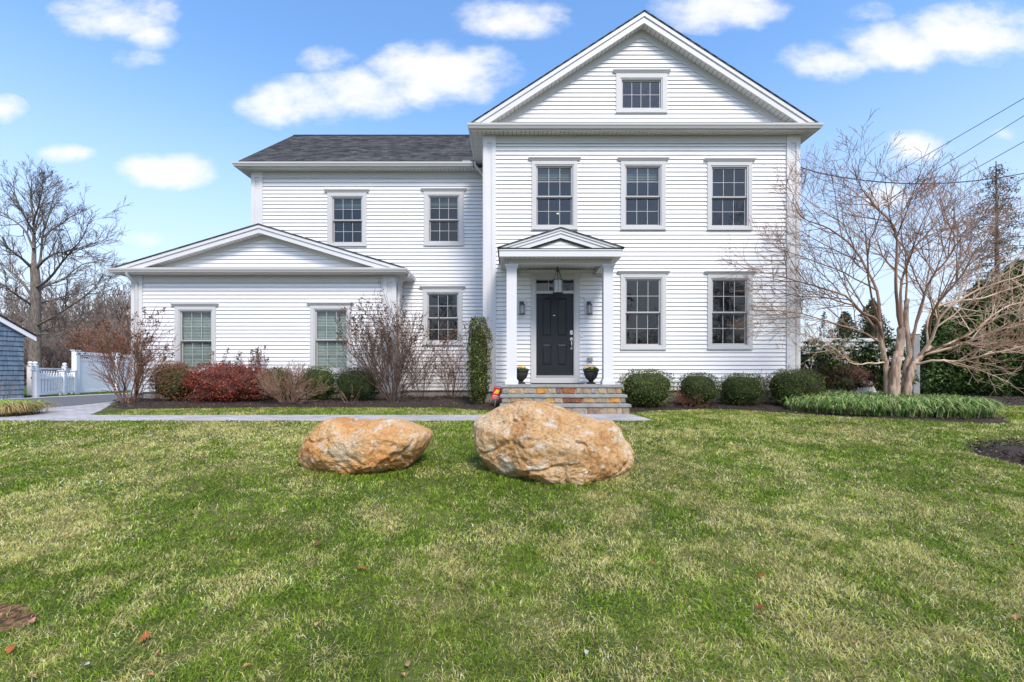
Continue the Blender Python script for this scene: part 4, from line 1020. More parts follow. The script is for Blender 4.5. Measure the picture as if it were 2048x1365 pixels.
def lawn():
    r = np.random.default_rng(99); X = []; Y = []; Hh = []; Ww = []
    for (d0, d1, dens, h, w) in ((1.7, 2.5, 15000, .030, .0042), (2.5, 3.4, 12000, .030, .0050), (3.4, 4.5, 8000, .030, .0062), (4.5, 6.2, 5200, .031, .0080), (6.2, 8.0, 3000, .033, .0105), (8.0, 8.8, 2700, .034, .0105), (8.8, 11.0, 2600, .036, .010)):
        xm = 1.17*d1+2.4; n = int(dens*2*xm*(d1-d0)); x = r.uniform(-xm, xm, n); y = r.uniform(d0, d1, n)
        k = (np.abs(x) < 1.16*y+.25) | ((np.abs(x) < 1.16*y+2.3) & (r.uniform(0, 1, n) < .55))
        tuft = vnoise(x, y, 5.5, 55, 3)
        k &= r.uniform(0, 1, n) < (.90+.35*tuft)
        for poly in (WALK, BEDL, BEDR, CIRC, DRIVE): k &= ~inpoly(x, y, poly)
        k &= ~(inpoly(x, y, BARE) & (r.uniform(0, 1, n) < .85))
        k &= ~((x > -.25) & (x < 2.4) & (y > 9.0)); k &= ~((x > 2.4) & (y > 10.9))
        k &= ~((x < -8.3) & (y > 8.8))
        x, y, tuft = x[k], y[k], tuft[k]
        X.append(x); Y.append(y); Hh.append(h*(1+.35*tuft)*r.uniform(.6, 1.45, len(x))); Ww.append(np.full(len(x), w)*r.uniform(.7, 1.3, len(x)))
    x = np.concatenate(X); y = np.concatenate(Y); h = np.concatenate(Hh); w = np.concatenate(Ww)
    ld = vnoise(x, y, 3.2, 66)*9
    for (bx_, by_, ra, rb) in ((.47, 5.15, .78, .55), (-1.65, 5.25, .68, .45)):
        e = np.sqrt(((x-bx_)/ra)**2+((y-by_)/rb)**2); h = h*(1+.9*np.exp(-((e-1.0)/.12)**2))
    print('lawn blades', len(x))
    blades('lawn_grass', x, y, h, w, .55+.75*r.uniform(0, 1, len(x)), r, 'mixed green and straw-coloured mown grass blades of the front lawn', leandir=ld)
    # far verge by the fence
    n = 9000; x = r.uniform(-24, -16.3, n); y = r.uniform(10, 30, n)
    blades('verge_grass', x, y, np.full(n, .06), np.full(n, .03), np.full(n, .5), r, 'green grass verge between the driveway and white fence', colf=lambda x, y, r: np.array([[.13, .22, .03]])*(1+r.uniform(-.3, .3, (len(x), 1))))
    n = 9000; x = r.uniform(9.3, 16, n); y = r.uniform(7.6, 10.6, n)
lawn()

# liriope
def liriope():
    r = np.random.default_rng(17)
    poly = [(5.85, 9.6), (6.2, 8.75), (7.2, 8.05), (8.0, 7.85), (8.6, 8.1), (9.3, 9.3), (9.6, 10.3), (8.3, 10.7), (6.6, 10.6)]
    a = np.array(poly); n = 1150; cx = r.uniform(a[:, 0].min(), a[:, 0].max(), n); cy = r.uniform(a[:, 1].min(), a[:, 1].max(), n); k = inpoly(cx, cy, poly); cx, cy = cx[k], cy[k]
    m = 26; X = np.repeat(cx, m)+r.normal(size=len(cx)*m)*.04; Y = np.repeat(cy, m)+r.normal(size=len(cx)*m)*.04; n = len(X)
    L_ = r.uniform(.24, .44, n)*np.repeat(r.uniform(.55, 1.15, len(cx)), m); an = r.uniform(0, 6.28, n)+np.repeat(r.uniform(-.8, .8, len(cx)), m)
    dx = np.cos(an)+.35; dy = np.sin(an)-.55; q = np.hypot(dx, dy)+1e-6; dx /= q; dy /= q
    w = r.uniform(.005, .009, n); Z = zg(X, Y)+.04
    fr = [0, .3, .6, .85, 1.0]; up = [0, .28, .42, .36, .22]; out = [0, .12, .38, .64, .8]; wd = [.8, 1, .9, .6, .05]
    sx = -dy; sy = dx; pts = []
    for f, u_, o_, ww in zip(fr, up, out, wd):
        c = np.stack([X+dx*o_*L_, Y+dy*o_*L_, Z+u_*L_*1.7], 1); s = np.stack([sx*w*ww, sy*w*ww, np.zeros(n)], 1); pts.append((c-s, c+s))
    V = np.concatenate([np.stack([pts[i][0], pts[i][1], pts[i+1][1], pts[i+1][0]], 1) for i in range(4)], 1).reshape(-1, 3)
    c = np.array([[.09, .17, .035], [.20, .32, .08], [.34, .44, .14], [.50, .50, .27]])[r.choice(4, n, p=[.32, .33, .22, .13])]*(1+r.uniform(-.2, .2, (n, 1)))
    o = link('liriope_groundcover', poly_mesh('liriope_groundcover', V, [4]*(4*n), np.repeat(c, 16, 0)), LEAF)
    tag(o, 'arching strap-leaved green groundcover round the bare tree', 'ground cover', kind='stuff')
liriope()
def grass_clump():
    r = np.random.default_rng(71); cx0, cy0 = -10.0, 8.75; n = 4200
    X = cx0+r.normal(size=n)*.2; Y = cy0+r.normal(size=n)*.22; L_ = r.uniform(.25, .5, n)
    an = np.arctan2(Y-cy0, X-cx0)+r.normal(size=n)*.7; dx, dy = np.cos(an), np.sin(an); Z = np.zeros(n)
    up = [0, .3, .45, .36, .15]; out = [0, .15, .42, .72, .9]; wd = [.8, 1, .9, .6, .05]; w = r.uniform(.006, .011, n); sx, sy = -dy, dx; pts = []
    for u_, o_, ww in zip(up, out, wd):
        c = np.stack([X+dx*o_*L_, Y+dy*o_*L_, Z+u_*L_*1.25], 1); s = np.stack([sx*w*ww, sy*w*ww, np.zeros(n)], 1); pts.append((c-s, c+s))
    V = np.concatenate([np.stack([pts[i][0], pts[i][1], pts[i+1][1], pts[i+1][0]], 1) for i in range(4)], 1).reshape(-1, 3)
    tanp = (X > cx0+.33) | (r.uniform(0, 1, n) < .15)
    c = np.where(tanp[:, None], np.array([[.45, .32, .17]]), np.array([[.30, .44, .04]]))*(1+r.uniform(-.3, .3, (n, 1)))
    o = link('ornamental_grass', poly_mesh('ornamental_grass', V, [4]*(4*n), np.repeat(c, 16, 0)), LEAF)
    o2 = tag(o, 'low clump of yellow-green and tan ornamental grass by the paver path at far left', 'plant')
grass_clump()

# fallen leaves: (px, py, colour, size, oak?)
def fallen_leaf(px, py, k, colr, size, tilt):
    dr = py-YH; D = 1488.0/(dr+95.6)
    for _ in range(5):
        D = (H-zgf((px-1024)*D/F, D)-.03)*F/dr
    x = (px-1024)*D/F; z = zgf(x, D)+.034
    names = {0: 'oak_leaf', 1: 'fallen_leaf'}
    a0 = rng.uniform(0, 6.28); pts = []; m = 22 if k == 0 else 12
    for i in range(m):
        t = i/(m-1); 
    b = MB(); cen = Vector((x, D, z)); ux = Vector((math.cos(a0), math.sin(a0), tilt*rng.uniform(-.4, .4))); uy = Vector((-math.sin(a0), math.cos(a0), tilt*rng.uniform(-.2, .6)))
    up = Vector((0, 0, 1)); L_ = size; left = []; right = []
    n = 13
    for i in range(n):
        t = i/(n-1); wd = math.sin(math.pi*min(1, t*.92+.04))**.7*.36
        if k == 0: wd *= (.22 if i % 3 == 1 else 1.35)
        curl = .12*math.sin(t*3.1)
        left.append(cen+ux*(t-.5)*L_+uy*wd*L_+up*(curl*L_+wd*.25*L_)); right.append(cen+ux*(t-.5)*L_-uy*wd*L_+up*(curl*L_+wd*.2*L_))
    mid = [cen+ux*(i/(n-1)-.5)*L_+up*.12*math.sin(i/(n-1)*3.1)*L_ for i in range(n)]
    vv = left+mid+right; ff = []
    for i in range(n-1): ff += [(i, i+1, n+i+1, n+i), (n+i, n+i+1, 2*n+i+1, 2*n+i)]
    b.add([v for v in vv], ff)
    st = mid[0]; b.tube([st-ux*L_*.25-up*.004, st], [.0012, .0018], 4)
    return b, colr
leafm = {}
def leaf_mat(c):
    if c not in leafm: leafm[c] = mat('dry_leaf_%d' % len(leafm), c, .7, var=.3, vscale=40)
    return leafm[c]
OR, BR, TN, GR, RD = (.27, .085, .022), (.13, .05, .022), (.33, .21, .10), (.34, .33, .31), (.26, .035, .025)
fl = [(724, 1139, 0, OR, .075, 'orange-brown oak leaf on the grass below the smaller boulder'), (290, 1277, 0, OR, .06, 'rust oak leaf lying at lower left of the lawn'),
      (495, 1333, 0, (.55, .30, .08), .05, 'yellow-brown oak leaf at the bottom edge left of centre'), (1521, 1154, 0, OR, .06, 'rust oak leaf on pale dry grass right of centre'),
      (1521, 1217, 1, RD, .06, 'long red leaf below the rust oak leaf'), (1304, 1126, 0, (.36, .07, .03), .042, 'small dark orange leaf on the green grass below the large boulder'),
      (1926, 1244, 1, BR, .05, 'dark brown curled leaf near the right edge'), (2032, 1236, 0, (.48, .22, .13), .05, 'tan-orange leaf touching the right edge'),
      (2022, 1091, 1, RD, .05, 'red leaf on the grass at the far right'), (1909, 1137, 1, OR, .045, 'small orange leaf up from the dark brown leaf at right'),
      (1709, 1288, 1, RD, .04, 'small red leaf low on the right of the lawn'), (380, 1143, 1, OR, .045, 'orange leaf on the lawn left of centre'),
      (466, 1078, 1, OR, .05, 'pair-sized rust leaf on green grass at left'), (635, 1090, 1, BR, .05, 'brown leaf lying flat among green blades below the small boulder'),
      (218, 1145, 1, BR, .05, 'dark brown leaf on the left of the lawn'), (136, 1072, 1, OR, .045, 'orange leaf high on the left of the lawn'),
      (315, 1189, 1, (.5, .25, .06), .035, 'small yellow-orange leaf right of a bare patch'), (632, 1249, 1, TN, .04, 'tan upright leaf on the dark green patch'),
      (815, 1330, 1, TN, .045, 'tan leaf at the bottom edge right of the yellow oak leaf'), (806, 1350, 1, (.42, .2, .1), .04, 'brown-orange leaf touching the bottom edge'),
      (62, 1355, 1, TN, .05, 'tan leaf in the bottom left corner'), (923, 1171, 1, BR, .03, 'tiny brown leaf near the lawn centre'),
      (1098, 1110, 1, BR, .035, 'tiny dark leaf above the lawn centre'), (567, 1024, 1, GR, .04, 'grey curled leaf under the small boulder'),
      (173, 1331, 1, GR, .035, 'pale grey leaf by the lower left corner'), (1173, 1306, 1, GR, .04, 'pale grey leaf low on the lawn, right of centre'),
      (375, 976, 1, OR, .05, 'orange leaf beyond the others at left of the small boulder'), (1294, 994, 1, OR, .045, 'orange leaf right below the large boulder'),
      (313, 1310, 1, OR, .04, 'upright orange leaf beside a dark curled leaf'), (300, 1352, 1, (.4, .16, .06), .04, 'orange leaf standing at the bottom edge at left'),
      (64, 1243, 1, (.45, .18, .14), .05, 'pinkish leaf on top of the bare patch'), (22, 1300, 1, OR, .06, 'orange leaf over the bare soil at the left edge'), (66, 1263, 1, TN, .05, 'tan leaf beside the bare soil at left')]
for (px, py, k, c, s, lab) in fl:
    b, c = fallen_leaf(px, py, k, c, s*.78, 1.0)
    o = b.build('fallen_leaf', leaf_mat(c)); tag(o, lab, 'leaf', 'fallen leaves on the lawn')

# ------------------------------------------------------------------ boulders
def boulder(name, outline, Dc, depth, label, seed, palette):
    ox, oy = 560, 780; k = 2.768
    pts = [((x/k+ox), (y/k+oy)) for x, y in outline]
    W = [(PX(x, Dc), PZ(y, Dc)) for x, y in pts]
    cx = sum(p[0] for p in W)/len(W); cz = sum(p[1] for p in W)/len(W)
    xs0 = [p[0] for p in W]; zs0 = [p[1] for p in W]; cx = (min(xs0)+max(xs0))/2; cz = (min(zs0)+max(zs0))/2
    ang = np.array([math.atan2(z-cz, x-cx) for x, z in W]); rad = np.array([math.hypot(x-cx, z-cz) for x, z in W])
    o_ = np.argsort(ang); ang = ang[o_]; rad = rad[o_]; ang = np.concatenate([ang-2*math.pi, ang, ang+2*math.pi]); rad = np.tile(rad, 3)
    import bmesh
    bm = bmesh.new(); bmesh.ops.create_icosphere(bm, subdivisions=7, radius=1)
    r = random.Random(seed); planes = []
    for i in range(24):
        v = Vector((r.uniform(-1, 1), -abs(r.gauss(.5, .6)) if i % 4 else r.uniform(-1, 1), r.uniform(-.8, 1))).normalized(); planes.append((v, r.uniform(.72, .92)))
    off = Vector((seed*3.1, 0, 0)); zmin = zgf(cx, Dc)-.1
    for v in bm.verts:
        d = v.co.copy()
        for n_, h_ in planes:
            q = d.dot(n_)
            if q > h_: d -= n_*(q-h_)*.95
        fr = math.sqrt(d.x**2+d.z**2)
        th = math.atan2(d.z, d.x); R = float(np.interp(th, ang, rad))
        s = fr/ max(1e-6, 1.0); sf = s**.72
        # keep silhouette at full radius where |y| is small
        edge = math.sqrt(v.co.x**2+v.co.z**2)
        sil = edge**10; sf = sf*(1-sil)+1.0*sil
        p = Vector((cx+math.cos(th)*R*sf, Dc+d.y*depth, cz+math.sin(th)*R*sf))
        q = p*1.0+off
        nrm = v.co
        st = Vector((q.x*2.2+q.z*1.2, q.y*2.2, q.z*3.4-q.x*1.5))
        disp = .055*noise.noise(st)+.018*(1-2.4*abs(noise.noise(q*3.4+Vector((2,0,0)))))+.012*(1-abs(noise.noise(q*10))*2.4)+.013*noise.noise(q*21)+.009*noise.noise(q*45)+.005*noise.noise(q*90)
        crack = abs(noise.noise(Vector((q.x*3+5, q.y*3, q.z*3-q.x*1.2)))); disp -= .03*max(0, 1-crack*12)
        disp *= (1-.55*sil)
        v.co = p+Vector((nrm.x, nrm.y, nrm.z))*disp
        if v.co.z < zmin: v.co.z = zmin
    me = bpy.data.meshes.new(name); bm.to_mesh(me); bm.free(); me.polygons.foreach_set('use_smooth', [True]*len(me.polygons))
    # material
    m = bpy.data.materials.new(name+'_rock'); m.use_nodes = True; nt = m.node_tree; N = nt.nodes; L = nt.links; bs = N['Principled BSDF']; bs.inputs['Roughness'].default_value = .88; bs.inputs['Specular IOR Level'].default_value = .2
    tc = N.new('ShaderNodeTexCoord')
    def nz(sc, det=8, rough=.6, loc=(0, 0, 0), scl=(1, 1, 1)):
        mp = N.new('ShaderNodeMapping'); mp.inputs['Location'].default_value = loc; mp.inputs['Scale'].default_value = scl; L.new(tc.outputs['Object'], mp.inputs[0])
        n = N.new('ShaderNodeTexNoise'); n.inputs['Scale'].default_value = sc; n.inputs['Detail'].default_value = det; n.inputs['Roughness'].default_value = rough; L.new(mp.outputs[0], n.inputs['Vector']); return n.outputs[0]
    def ramp(src, els):
        r_ = N.new('ShaderNodeValToRGB'); e = r_.color_ramp.elements
        e[0].position, e[0].color = els[0][0], (*els[0][1], 1); e[1].position, e[1].color = els[-1][0], (*els[-1][1], 1)
        for p_, c_ in els[1:-1]: q = e.new(p_); q.color = (*c_, 1)
        L.new(src, r_.inputs[0]); return r_.outputs[0]
    base = ramp(nz(2.2, 9, .62, (seed, 0, 0)), palette)
    fine = ramp(nz(28, 8, .7), [(.33, (.55, .50, .45)), (.5, (.97, .97, .97)), (.68, (1.0, 1.0, 1.0))])
    mx = N.new('ShaderNodeMixRGB'); mx.blend_type = 'MULTIPLY'; mx.inputs[0].default_value = .9; L.new(base, mx.inputs[1]); L.new(fine, mx.inputs[2])
    lich = ramp(nz(5.5, 12, .72, (seed+4, 2, 1), (1, 1, 1.5)), [(.55, (0, 0, 0)), (.60, (1, 1, 1))])
    lf = N.new('ShaderNodeMath'); lf.operation = 'MULTIPLY'; L.new(lich, lf.inputs[0]); lf.inputs[1].default_value = .75
    m2 = N.new('ShaderNodeMixRGB'); L.new(lf.outputs[0], m2.inputs[0]); L.new(mx.outputs[0], m2.inputs[1]); m2.inputs[2].default_value = (.68, .62, .53, 1)
    L.new(m2.outputs[0], bs.inputs['Base Color'])
    bp = N.new('ShaderNodeBump'); bp.inputs['Strength'].default_value = 1.0; bp.inputs['Distance'].default_value = .06
    ad = N.new('ShaderNodeMath'); L.new(nz(14, 12, .7), ad.inputs[0]); L.new(nz(4, 6, .6, (3, 1, 2)), ad.inputs[1]); L.new(ad.outputs[0], bp.inputs['Height']); L.new(bp.outputs[0], bs.inputs['Normal'])
    o = link(name, me, m); return tag(o, label, 'boulder', 'boulders on the front lawn')
big = [(1070,190),(1095,160),(1150,130),(1230,90),(1290,75),(1380,68),(1450,72),(1520,90),(1600,125),(1680,150),(1760,170),(1840,175),(1870,200),(1900,260),(1950,340),(1945,360),(1930,420),(1905,465),(1830,490),(1750,515),(1650,535),(1560,545),(1450,535),(1350,520),(1250,505),(1200,475),(1150,410),(1110,350),(1090,300),(1080,250)]
small = [(105,400),(110,360),(130,320),(170,250),(210,200),(260,165),(320,158),(400,175),(470,185),(560,172),(640,168),(700,180),(760,205),(820,230),(830,255),(810,310),(770,370),(740,405),(700,435),(640,460),(560,483),(480,493),(400,495),(300,490),(230,465),(160,445),(120,420)]
boulder('boulder', big, 5.15, .62, 'larger tan and orange boulder in front of the stone steps', 3, [(.30, (.38, .19, .08)), (.42, (.58, .33, .14)), (.52, (.66, .43, .22)), (.62, (.66, .49, .31)), (.74, (.70, .60, .46))])
boulder('boulder', small, 5.25, .5, 'smaller orange boulder left of the larger one', 8, [(.30, (.36, .16, .06)), (.42, (.60, .29, .10)), (.53, (.66, .38, .16)), (.63, (.66, .46, .26)), (.74, (.70, .59, .43))])

# ------------------------------------------------------------------ woody plants
class Tree:
    def __init__(s, seed): s.r = random.Random(seed); s.mb = MB(); s.tips = []; s.n = 0
    def rv(s): return Vector((s.r.gauss(0, 1), s.r.gauss(0, 1), s.r.gauss(0, 1)))
    def smooth(s, pts, k=4):
        out = []
        for i in range(len(pts)-1):
            p0 = pts[max(i-1, 0)]; p1 = pts[i]; p2 = pts[i+1]; p3 = pts[min(i+2, len(pts)-1)]
            for j in range(k):
                t = j/k; out.append(.5*((2*p1)+(-p0+p2)*t+(2*p0-5*p1+4*p2-p3)*t*t+(-p0+3*p1-3*p2+p3)*t**3))
        out.append(pts[-1]); return out
    def spawn(s, pts, rad, L_, lvl, cfg, tmin=.3):
        n = cfg['n'][lvl]; n = int(n*s.r.uniform(.8, 1.25)+.5); N_ = len(pts)
        for c in range(n):
            t = tmin+(1-tmin)*((c+s.r.random())/max(1, n)); i = min(N_-2, int(t*(N_-1))); f = t*(N_-1)-i
            p = pts[i].lerp(pts[i+1], f); d = (pts[i+1]-pts[i]).normalized(); rr = rad[i]*(1-f)+rad[i+1]*f
            side = d.cross(s.rv()).normalized(); a = math.radians(cfg['ang'][lvl]*s.r.uniform(.6, 1.35))
            nd = d*math.cos(a)+side*math.sin(a)
            nl = L_*cfg['len'][lvl]*s.r.uniform(.6, 1.2)*(1.15-.55*t)
            s.grow(p, nd, nl, min(rr*.72, cfg['rmax'][lvl] if 'rmax' in cfg else 9), lvl+1, cfg)
    def grow(s, p, d, L_, r0, lvl, cfg):
        s.n += 1; n = cfg['seg'][min(lvl, len(cfg['seg'])-1)]; pts = [p.copy()]; rad = [max(r0, cfg['rmin'])]
        w = cfg['wander']; up = cfg['up'][min(lvl, len(cfg['up'])-1)]
        for i in range(n):
            d = (d+s.rv()*w+Vector((0, 0, up))).normalized(); p = p+d*(L_/n)
            if 'clip' in cfg: p = cfg['clip'](p)
            pts.append(p.copy()); rad.append(max(r0*(1-.75*(i+1)/n), cfg['rmin']))
        s.mb.tube(pts, rad, 3 if r0 < .02 else 5)
        if lvl < len(cfg['n']): s.spawn(pts, rad, L_, lvl, cfg, .15)
        else: s.tips.append((pts[-1], d))
    def limb(s, pts, r0, r1, cfg, lvl=0, tmin=.25, k=8):
        q = s.smooth([Vector(p) for p in pts]); m = len(q)
        q = [p+s.rv()*.008*(i > 0) for i, p in enumerate(q)]
        rad = [r0+(r1-r0)*(i/(m-1))**.8 for i in range(m)]
        s.mb.tube(q, rad, k, False); L_ = sum((q[i+1]-q[i]).length for i in range(m-1))
        s.spawn(q, rad, L_, lvl, cfg, tmin)

# --- bare crape myrtle at the right
def myrtle():
    T = Tree(4); D0 = 9.9; trunk = Tree(5)
    def Q(x, y, dd): return P(1540+x/2.008, 180+(1100-(1100-y)*(.86 if y < 1100 else 1))/2.008, D0+dd)
    root = empty('bare_tree', (PX(1797, D0), D0, 0), 'wide bare multi-stemmed tree with peeling tan bark rising from strappy groundcover', 'tree')
    def clip(p):
        if p.x < MX1+.15 and p.y > DM-.25: p.y = DM-.25
        if p.z < .35: p.z = .35
        return p
    cfg = dict(n=[13, 6, 3], ang=[44, 42, 38], len=[.42, .55, .6], seg=[6, 5, 4, 3], wander=.085, up=[.02, .05, .05], rmin=.0033, rmax=[.020, .010, .006], clip=clip)
    trs = [[(470, 1262, 0), (468, 1150, .02), (462, 1080, .0), (445, 1000, -.05), (438, 900, -.1)], [(500, 1262, -.12), (500, 1180, -.1), (508, 1090, -.1), (520, 1030, -.05), (528, 930, 0)],
           [(545, 1262, .0), (556, 1180, .0), (574, 1110, .05), (606, 1065, .1), (640, 1020, .15)], [(535, 1240, .15), (545, 1120, .2), (560, 1040, .2), (545, 900, .3), (550, 800, .4)]]
    rr = [(.05, .042), (.10, .07), (.07, .055), (.06, .045)]
    for t, (a, b_) in zip(trs, rr):
        q = trunk.smooth([Q(*p) for p in t], 6); m = len(q)
        rad = [a*1.15+(b_-a*1.15)*(i/(m-1))**.6 for i in range(m)]
        trunk.mb.tube([p+trunk.rv()*.004 for p in q], [r_*(1+.08*math.sin(i*1.7)) for i, r_ in enumerate(rad)], 12)
    L1 = [([(455, 1020, -.03), (430, 900, -.2), (370, 860, -.3), (300, 785, -.35), (200, 745, -.4), (100, 710, -.3), (0, 680, -.2), (-90, 650, -.1)], .04),
          ([(440, 960, -.1), (428, 760, .2), (335, 560, .3), (240, 470, .2), (130, 420, .1), (90, 330, .1)], .04),
          ([(525, 960, 0), (505, 760, -.2), (510, 560, -.3), (490, 450, -.4), (410, 350, -.4), (365, 280, -.5), (330, 170, -.5)], .042),
          ([(498, 460, -.4), (540, 380, -.3), (590, 290, -.2), (660, 215, -.1)], .02),
          ([(528, 940, 0), (530, 720, .4), (590, 540, .6), (690, 480, .8), (820, 440, 1.0)], .038),
          ([(560, 1050, .2), (600, 850, .1), (650, 700, -.1), (725, 590, -.3), (740, 500, -.4), (695, 400, -.5), (680, 300, -.5)], .036),
          ([(600, 1070, .1), (650, 980, -.1), (700, 860, -.3), (850, 750, -.5), (1010, 690, -.7), (1150, 640, -.9)], .045),
          ([(615, 1060, .1), (740, 1020, -.2), (880, 960, -.6), (1020, 900, -.9), (1130, 870, -1.1)], .04),
          ([(588, 1100, .0), (680, 1085, -.3), (760, 1090, -.4), (860, 1060, -.7), (1000, 1020, -.9), (1110, 1000, -1.0)], .035),
          ([(458, 1095, .0), (400, 1098, -.3), (335, 1100, -.5), (290, 1060, -.6), (220, 1000, -.7), (120, 960, -.8), (60, 945, -.8)], .022),
          ([(635, 1020, .15), (640, 880, .5), (700, 820, .7), (860, 790, .9), (1010, 735, 1.1), (1150, 720, 1.2)], .04),
          ([(545, 900, .3), (548, 650, .6), (525, 430, .8), (545, 260, .9)], .03),
          ([(438, 900, -.1), (400, 740, -.5), (395, 560, -.8), (440, 400, -1.0), (385, 250, -1.1)], .026),
          ([(440, 950, -.1), (330, 830, .4), (210, 790, .6), (90, 780, .7), (-20, 730, .8)], .028),
          ([(640, 1010, .15), (655, 850, -.6), (760, 700, -1.0), (830, 560, -1.2), (900, 470, -1.3)], .032),
          ([(610, 1060, .1), (800, 960, .6), (960, 830, .9), (1120, 800, 1.1)], .034),
          ([(445, 1000, -.05), (360, 950, -.7), (230, 900, -1.0), (90, 860, -1.2), (-10, 850, -1.2)], .022),
          ([(560, 1000, .2), (620, 800, .9), (640, 600, 1.2), (620, 440, 1.3)], .026),
          ([(530, 720, .4), (450, 600, .9), (330, 480, 1.0), (180, 360, .8), (110, 300, .8)], .02),
          ([(650, 700, -.1), (760, 600, .4), (860, 480, .8), (930, 380, 1.0)], .02),
          ([(430, 760, .2), (300, 680, -.3), (150, 610, -.6), (20, 560, -.6)], .02),
          ([(620, 1050, .1), (760, 1000, -1.0), (900, 1030, -1.4), (1060, 960, -1.7)], .026)]
    TL = Tree(6)
    for i, (pts, r_) in enumerate(L1): (TL if i in (6, 7, 8, 9, 10, 15, 18) else T).limb([Q(*p) for p in pts], r_*.88, .006, cfg, tmin=.22, k=7)
    TL.mb.build('low_branches', TWIG_L, root, smooth=True)
    print('myrtle', T.n, len(T.mb.f))
    trunk.mb.build('trunk', BARK_M, root, smooth=True)
    T.mb.build('branches', TWIG_M, root, smooth=True)
TWIG_L = mat('branch_myrtle_tan', (.36, .21, .14), .8, color2=(.62, .47, .35), vscale=1.6, c2lo=.35, c2hi=.6, detail=6)
TWIG_M = mat('branch_myrtle', (.14, .078, .055), .8, color2=(.42, .26, .18), vscale=1.1, c2lo=.3, c2hi=.66, detail=6)
myrtle()

# --- big bare tree behind the fence at left
def big_tree():
    D0 = 30.0; T = Tree(14)
    def Q(x, y, dd=0): return P(70+(x-320)*.9/4.55, 340+y/4.55, D0+dd)
    root = empty('bare_tree', (PX(70, D0), D0, 0), 'tall bare shade tree standing behind the white picket gate', 'tree')
    cfg = dict(n=[13, 7, 4], ang=[36, 34, 32], len=[.40, .50, .55], seg=[7, 5, 4, 3], wander=.075, up=[.05, .06, .05], rmin=.0075, rmax=[.032, .018, .011])
    tr = Tree(15)
    q = tr.smooth([Q(322, 1870), Q(320, 1600), Q(322, 1365), Q(326, 1200), Q(325, 1000), Q(312, 860)], 5); m = len(q)
    tr.mb.tube(q, [.34-.12*(i/(m-1)) for i in range(m)], 14)
    tr.mb.build('trunk', BARK_G, root, smooth=True)
    limbs = [([(312, 880, 0), (310, 700, .3), (308, 480, .2), (275, 250, 0), (290, 90, 0)], .20), ([(330, 1075, 0), (450, 1000, -1), (560, 880, -1.6), (650, 780, -2), (800, 620, -2.4), (870, 470, -2.6)], .13),
             ([(338, 1110, 0), (440, 1050, 1), (600, 1000, 2), (800, 860, 3), (980, 840, 3.5)], .13), ([(325, 930, 0), (375, 820, .6), (400, 600, 1), (470, 380, 1.2), (540, 150, 1.4)], .14),
             ([(300, 900, 0), (150, 780, -1), (0, 690, -1.6), (-180, 600, -2)], .14), ([(305, 720, 0), (210, 540, .8), (50, 430, 1.4), (-120, 330, 2)], .11),
             ([(300, 1170, 0), (180, 1010, 1), (0, 870, 2), (-160, 760, 2.6)], .14), ([(300, 1240, 0), (120, 1130, -1.4), (0, 1050, -2), (-160, 980, -2.6)], .12),
             ([(340, 890, 0), (480, 780, -1), (650, 740, -2), (850, 690, -2.6), (990, 640, -3)], .11), ([(305, 560, 0), (215, 420, -.8), (130, 250, -1.2), (90, 70, -1.4)], .1),
             ([(315, 580, 0), (370, 380, 1.4), (450, 150, 1.8)], .09), ([(395, 620, 1), (520, 530, 1.6), (680, 430, 2.2), (770, 380, 2.4)], .09),
             ([(345, 1220, 0), (500, 1180, 1), (720, 1120, 1.6), (990, 1000, 2.2)], .10), ([(340, 1420, 0), (480, 1350, -1), (700, 1230, -1.8), (880, 1110, -2.2), (1010, 1050, -2.4)], .11),
             ([(300, 1400, 0), (140, 1300, 1), (0, 1180, 1.8)], .1), ([(345, 1480, 0), (460, 1450, 1), (600, 1400, 1.6)], .06), ([(300, 500, 0), (380, 250, -1.2), (400, 90, -1.8)], .08),
             ([(340, 1500, 0), (520, 1480, -.8), (760, 1400, -1.6), (900, 1300, -2.2)], .07)]
    for pts, r_ in limbs: T.limb([Q(*p) for p in pts], r_*.75, .012, cfg, tmin=.2, k=8)
    print('bigtree', T.n, len(T.mb.f))
    T.mb.build('branches', BARK_G, root, smooth=True)
big_tree()

# --- twiggy shrubs
def leaf_part(pts, size, cols, wts, parent, name='foliage', seed=1, normals=None, aspect=.55, jitter=.35, droop=0, var=.3):
    V, c = leaves(np.array(pts), size, mixcol(cols, wts, var), normals, aspect, jitter, seed, droop=droop)
    return link(name, poly_mesh(name, V, [4]*len(pts), c), LEAF, parent)

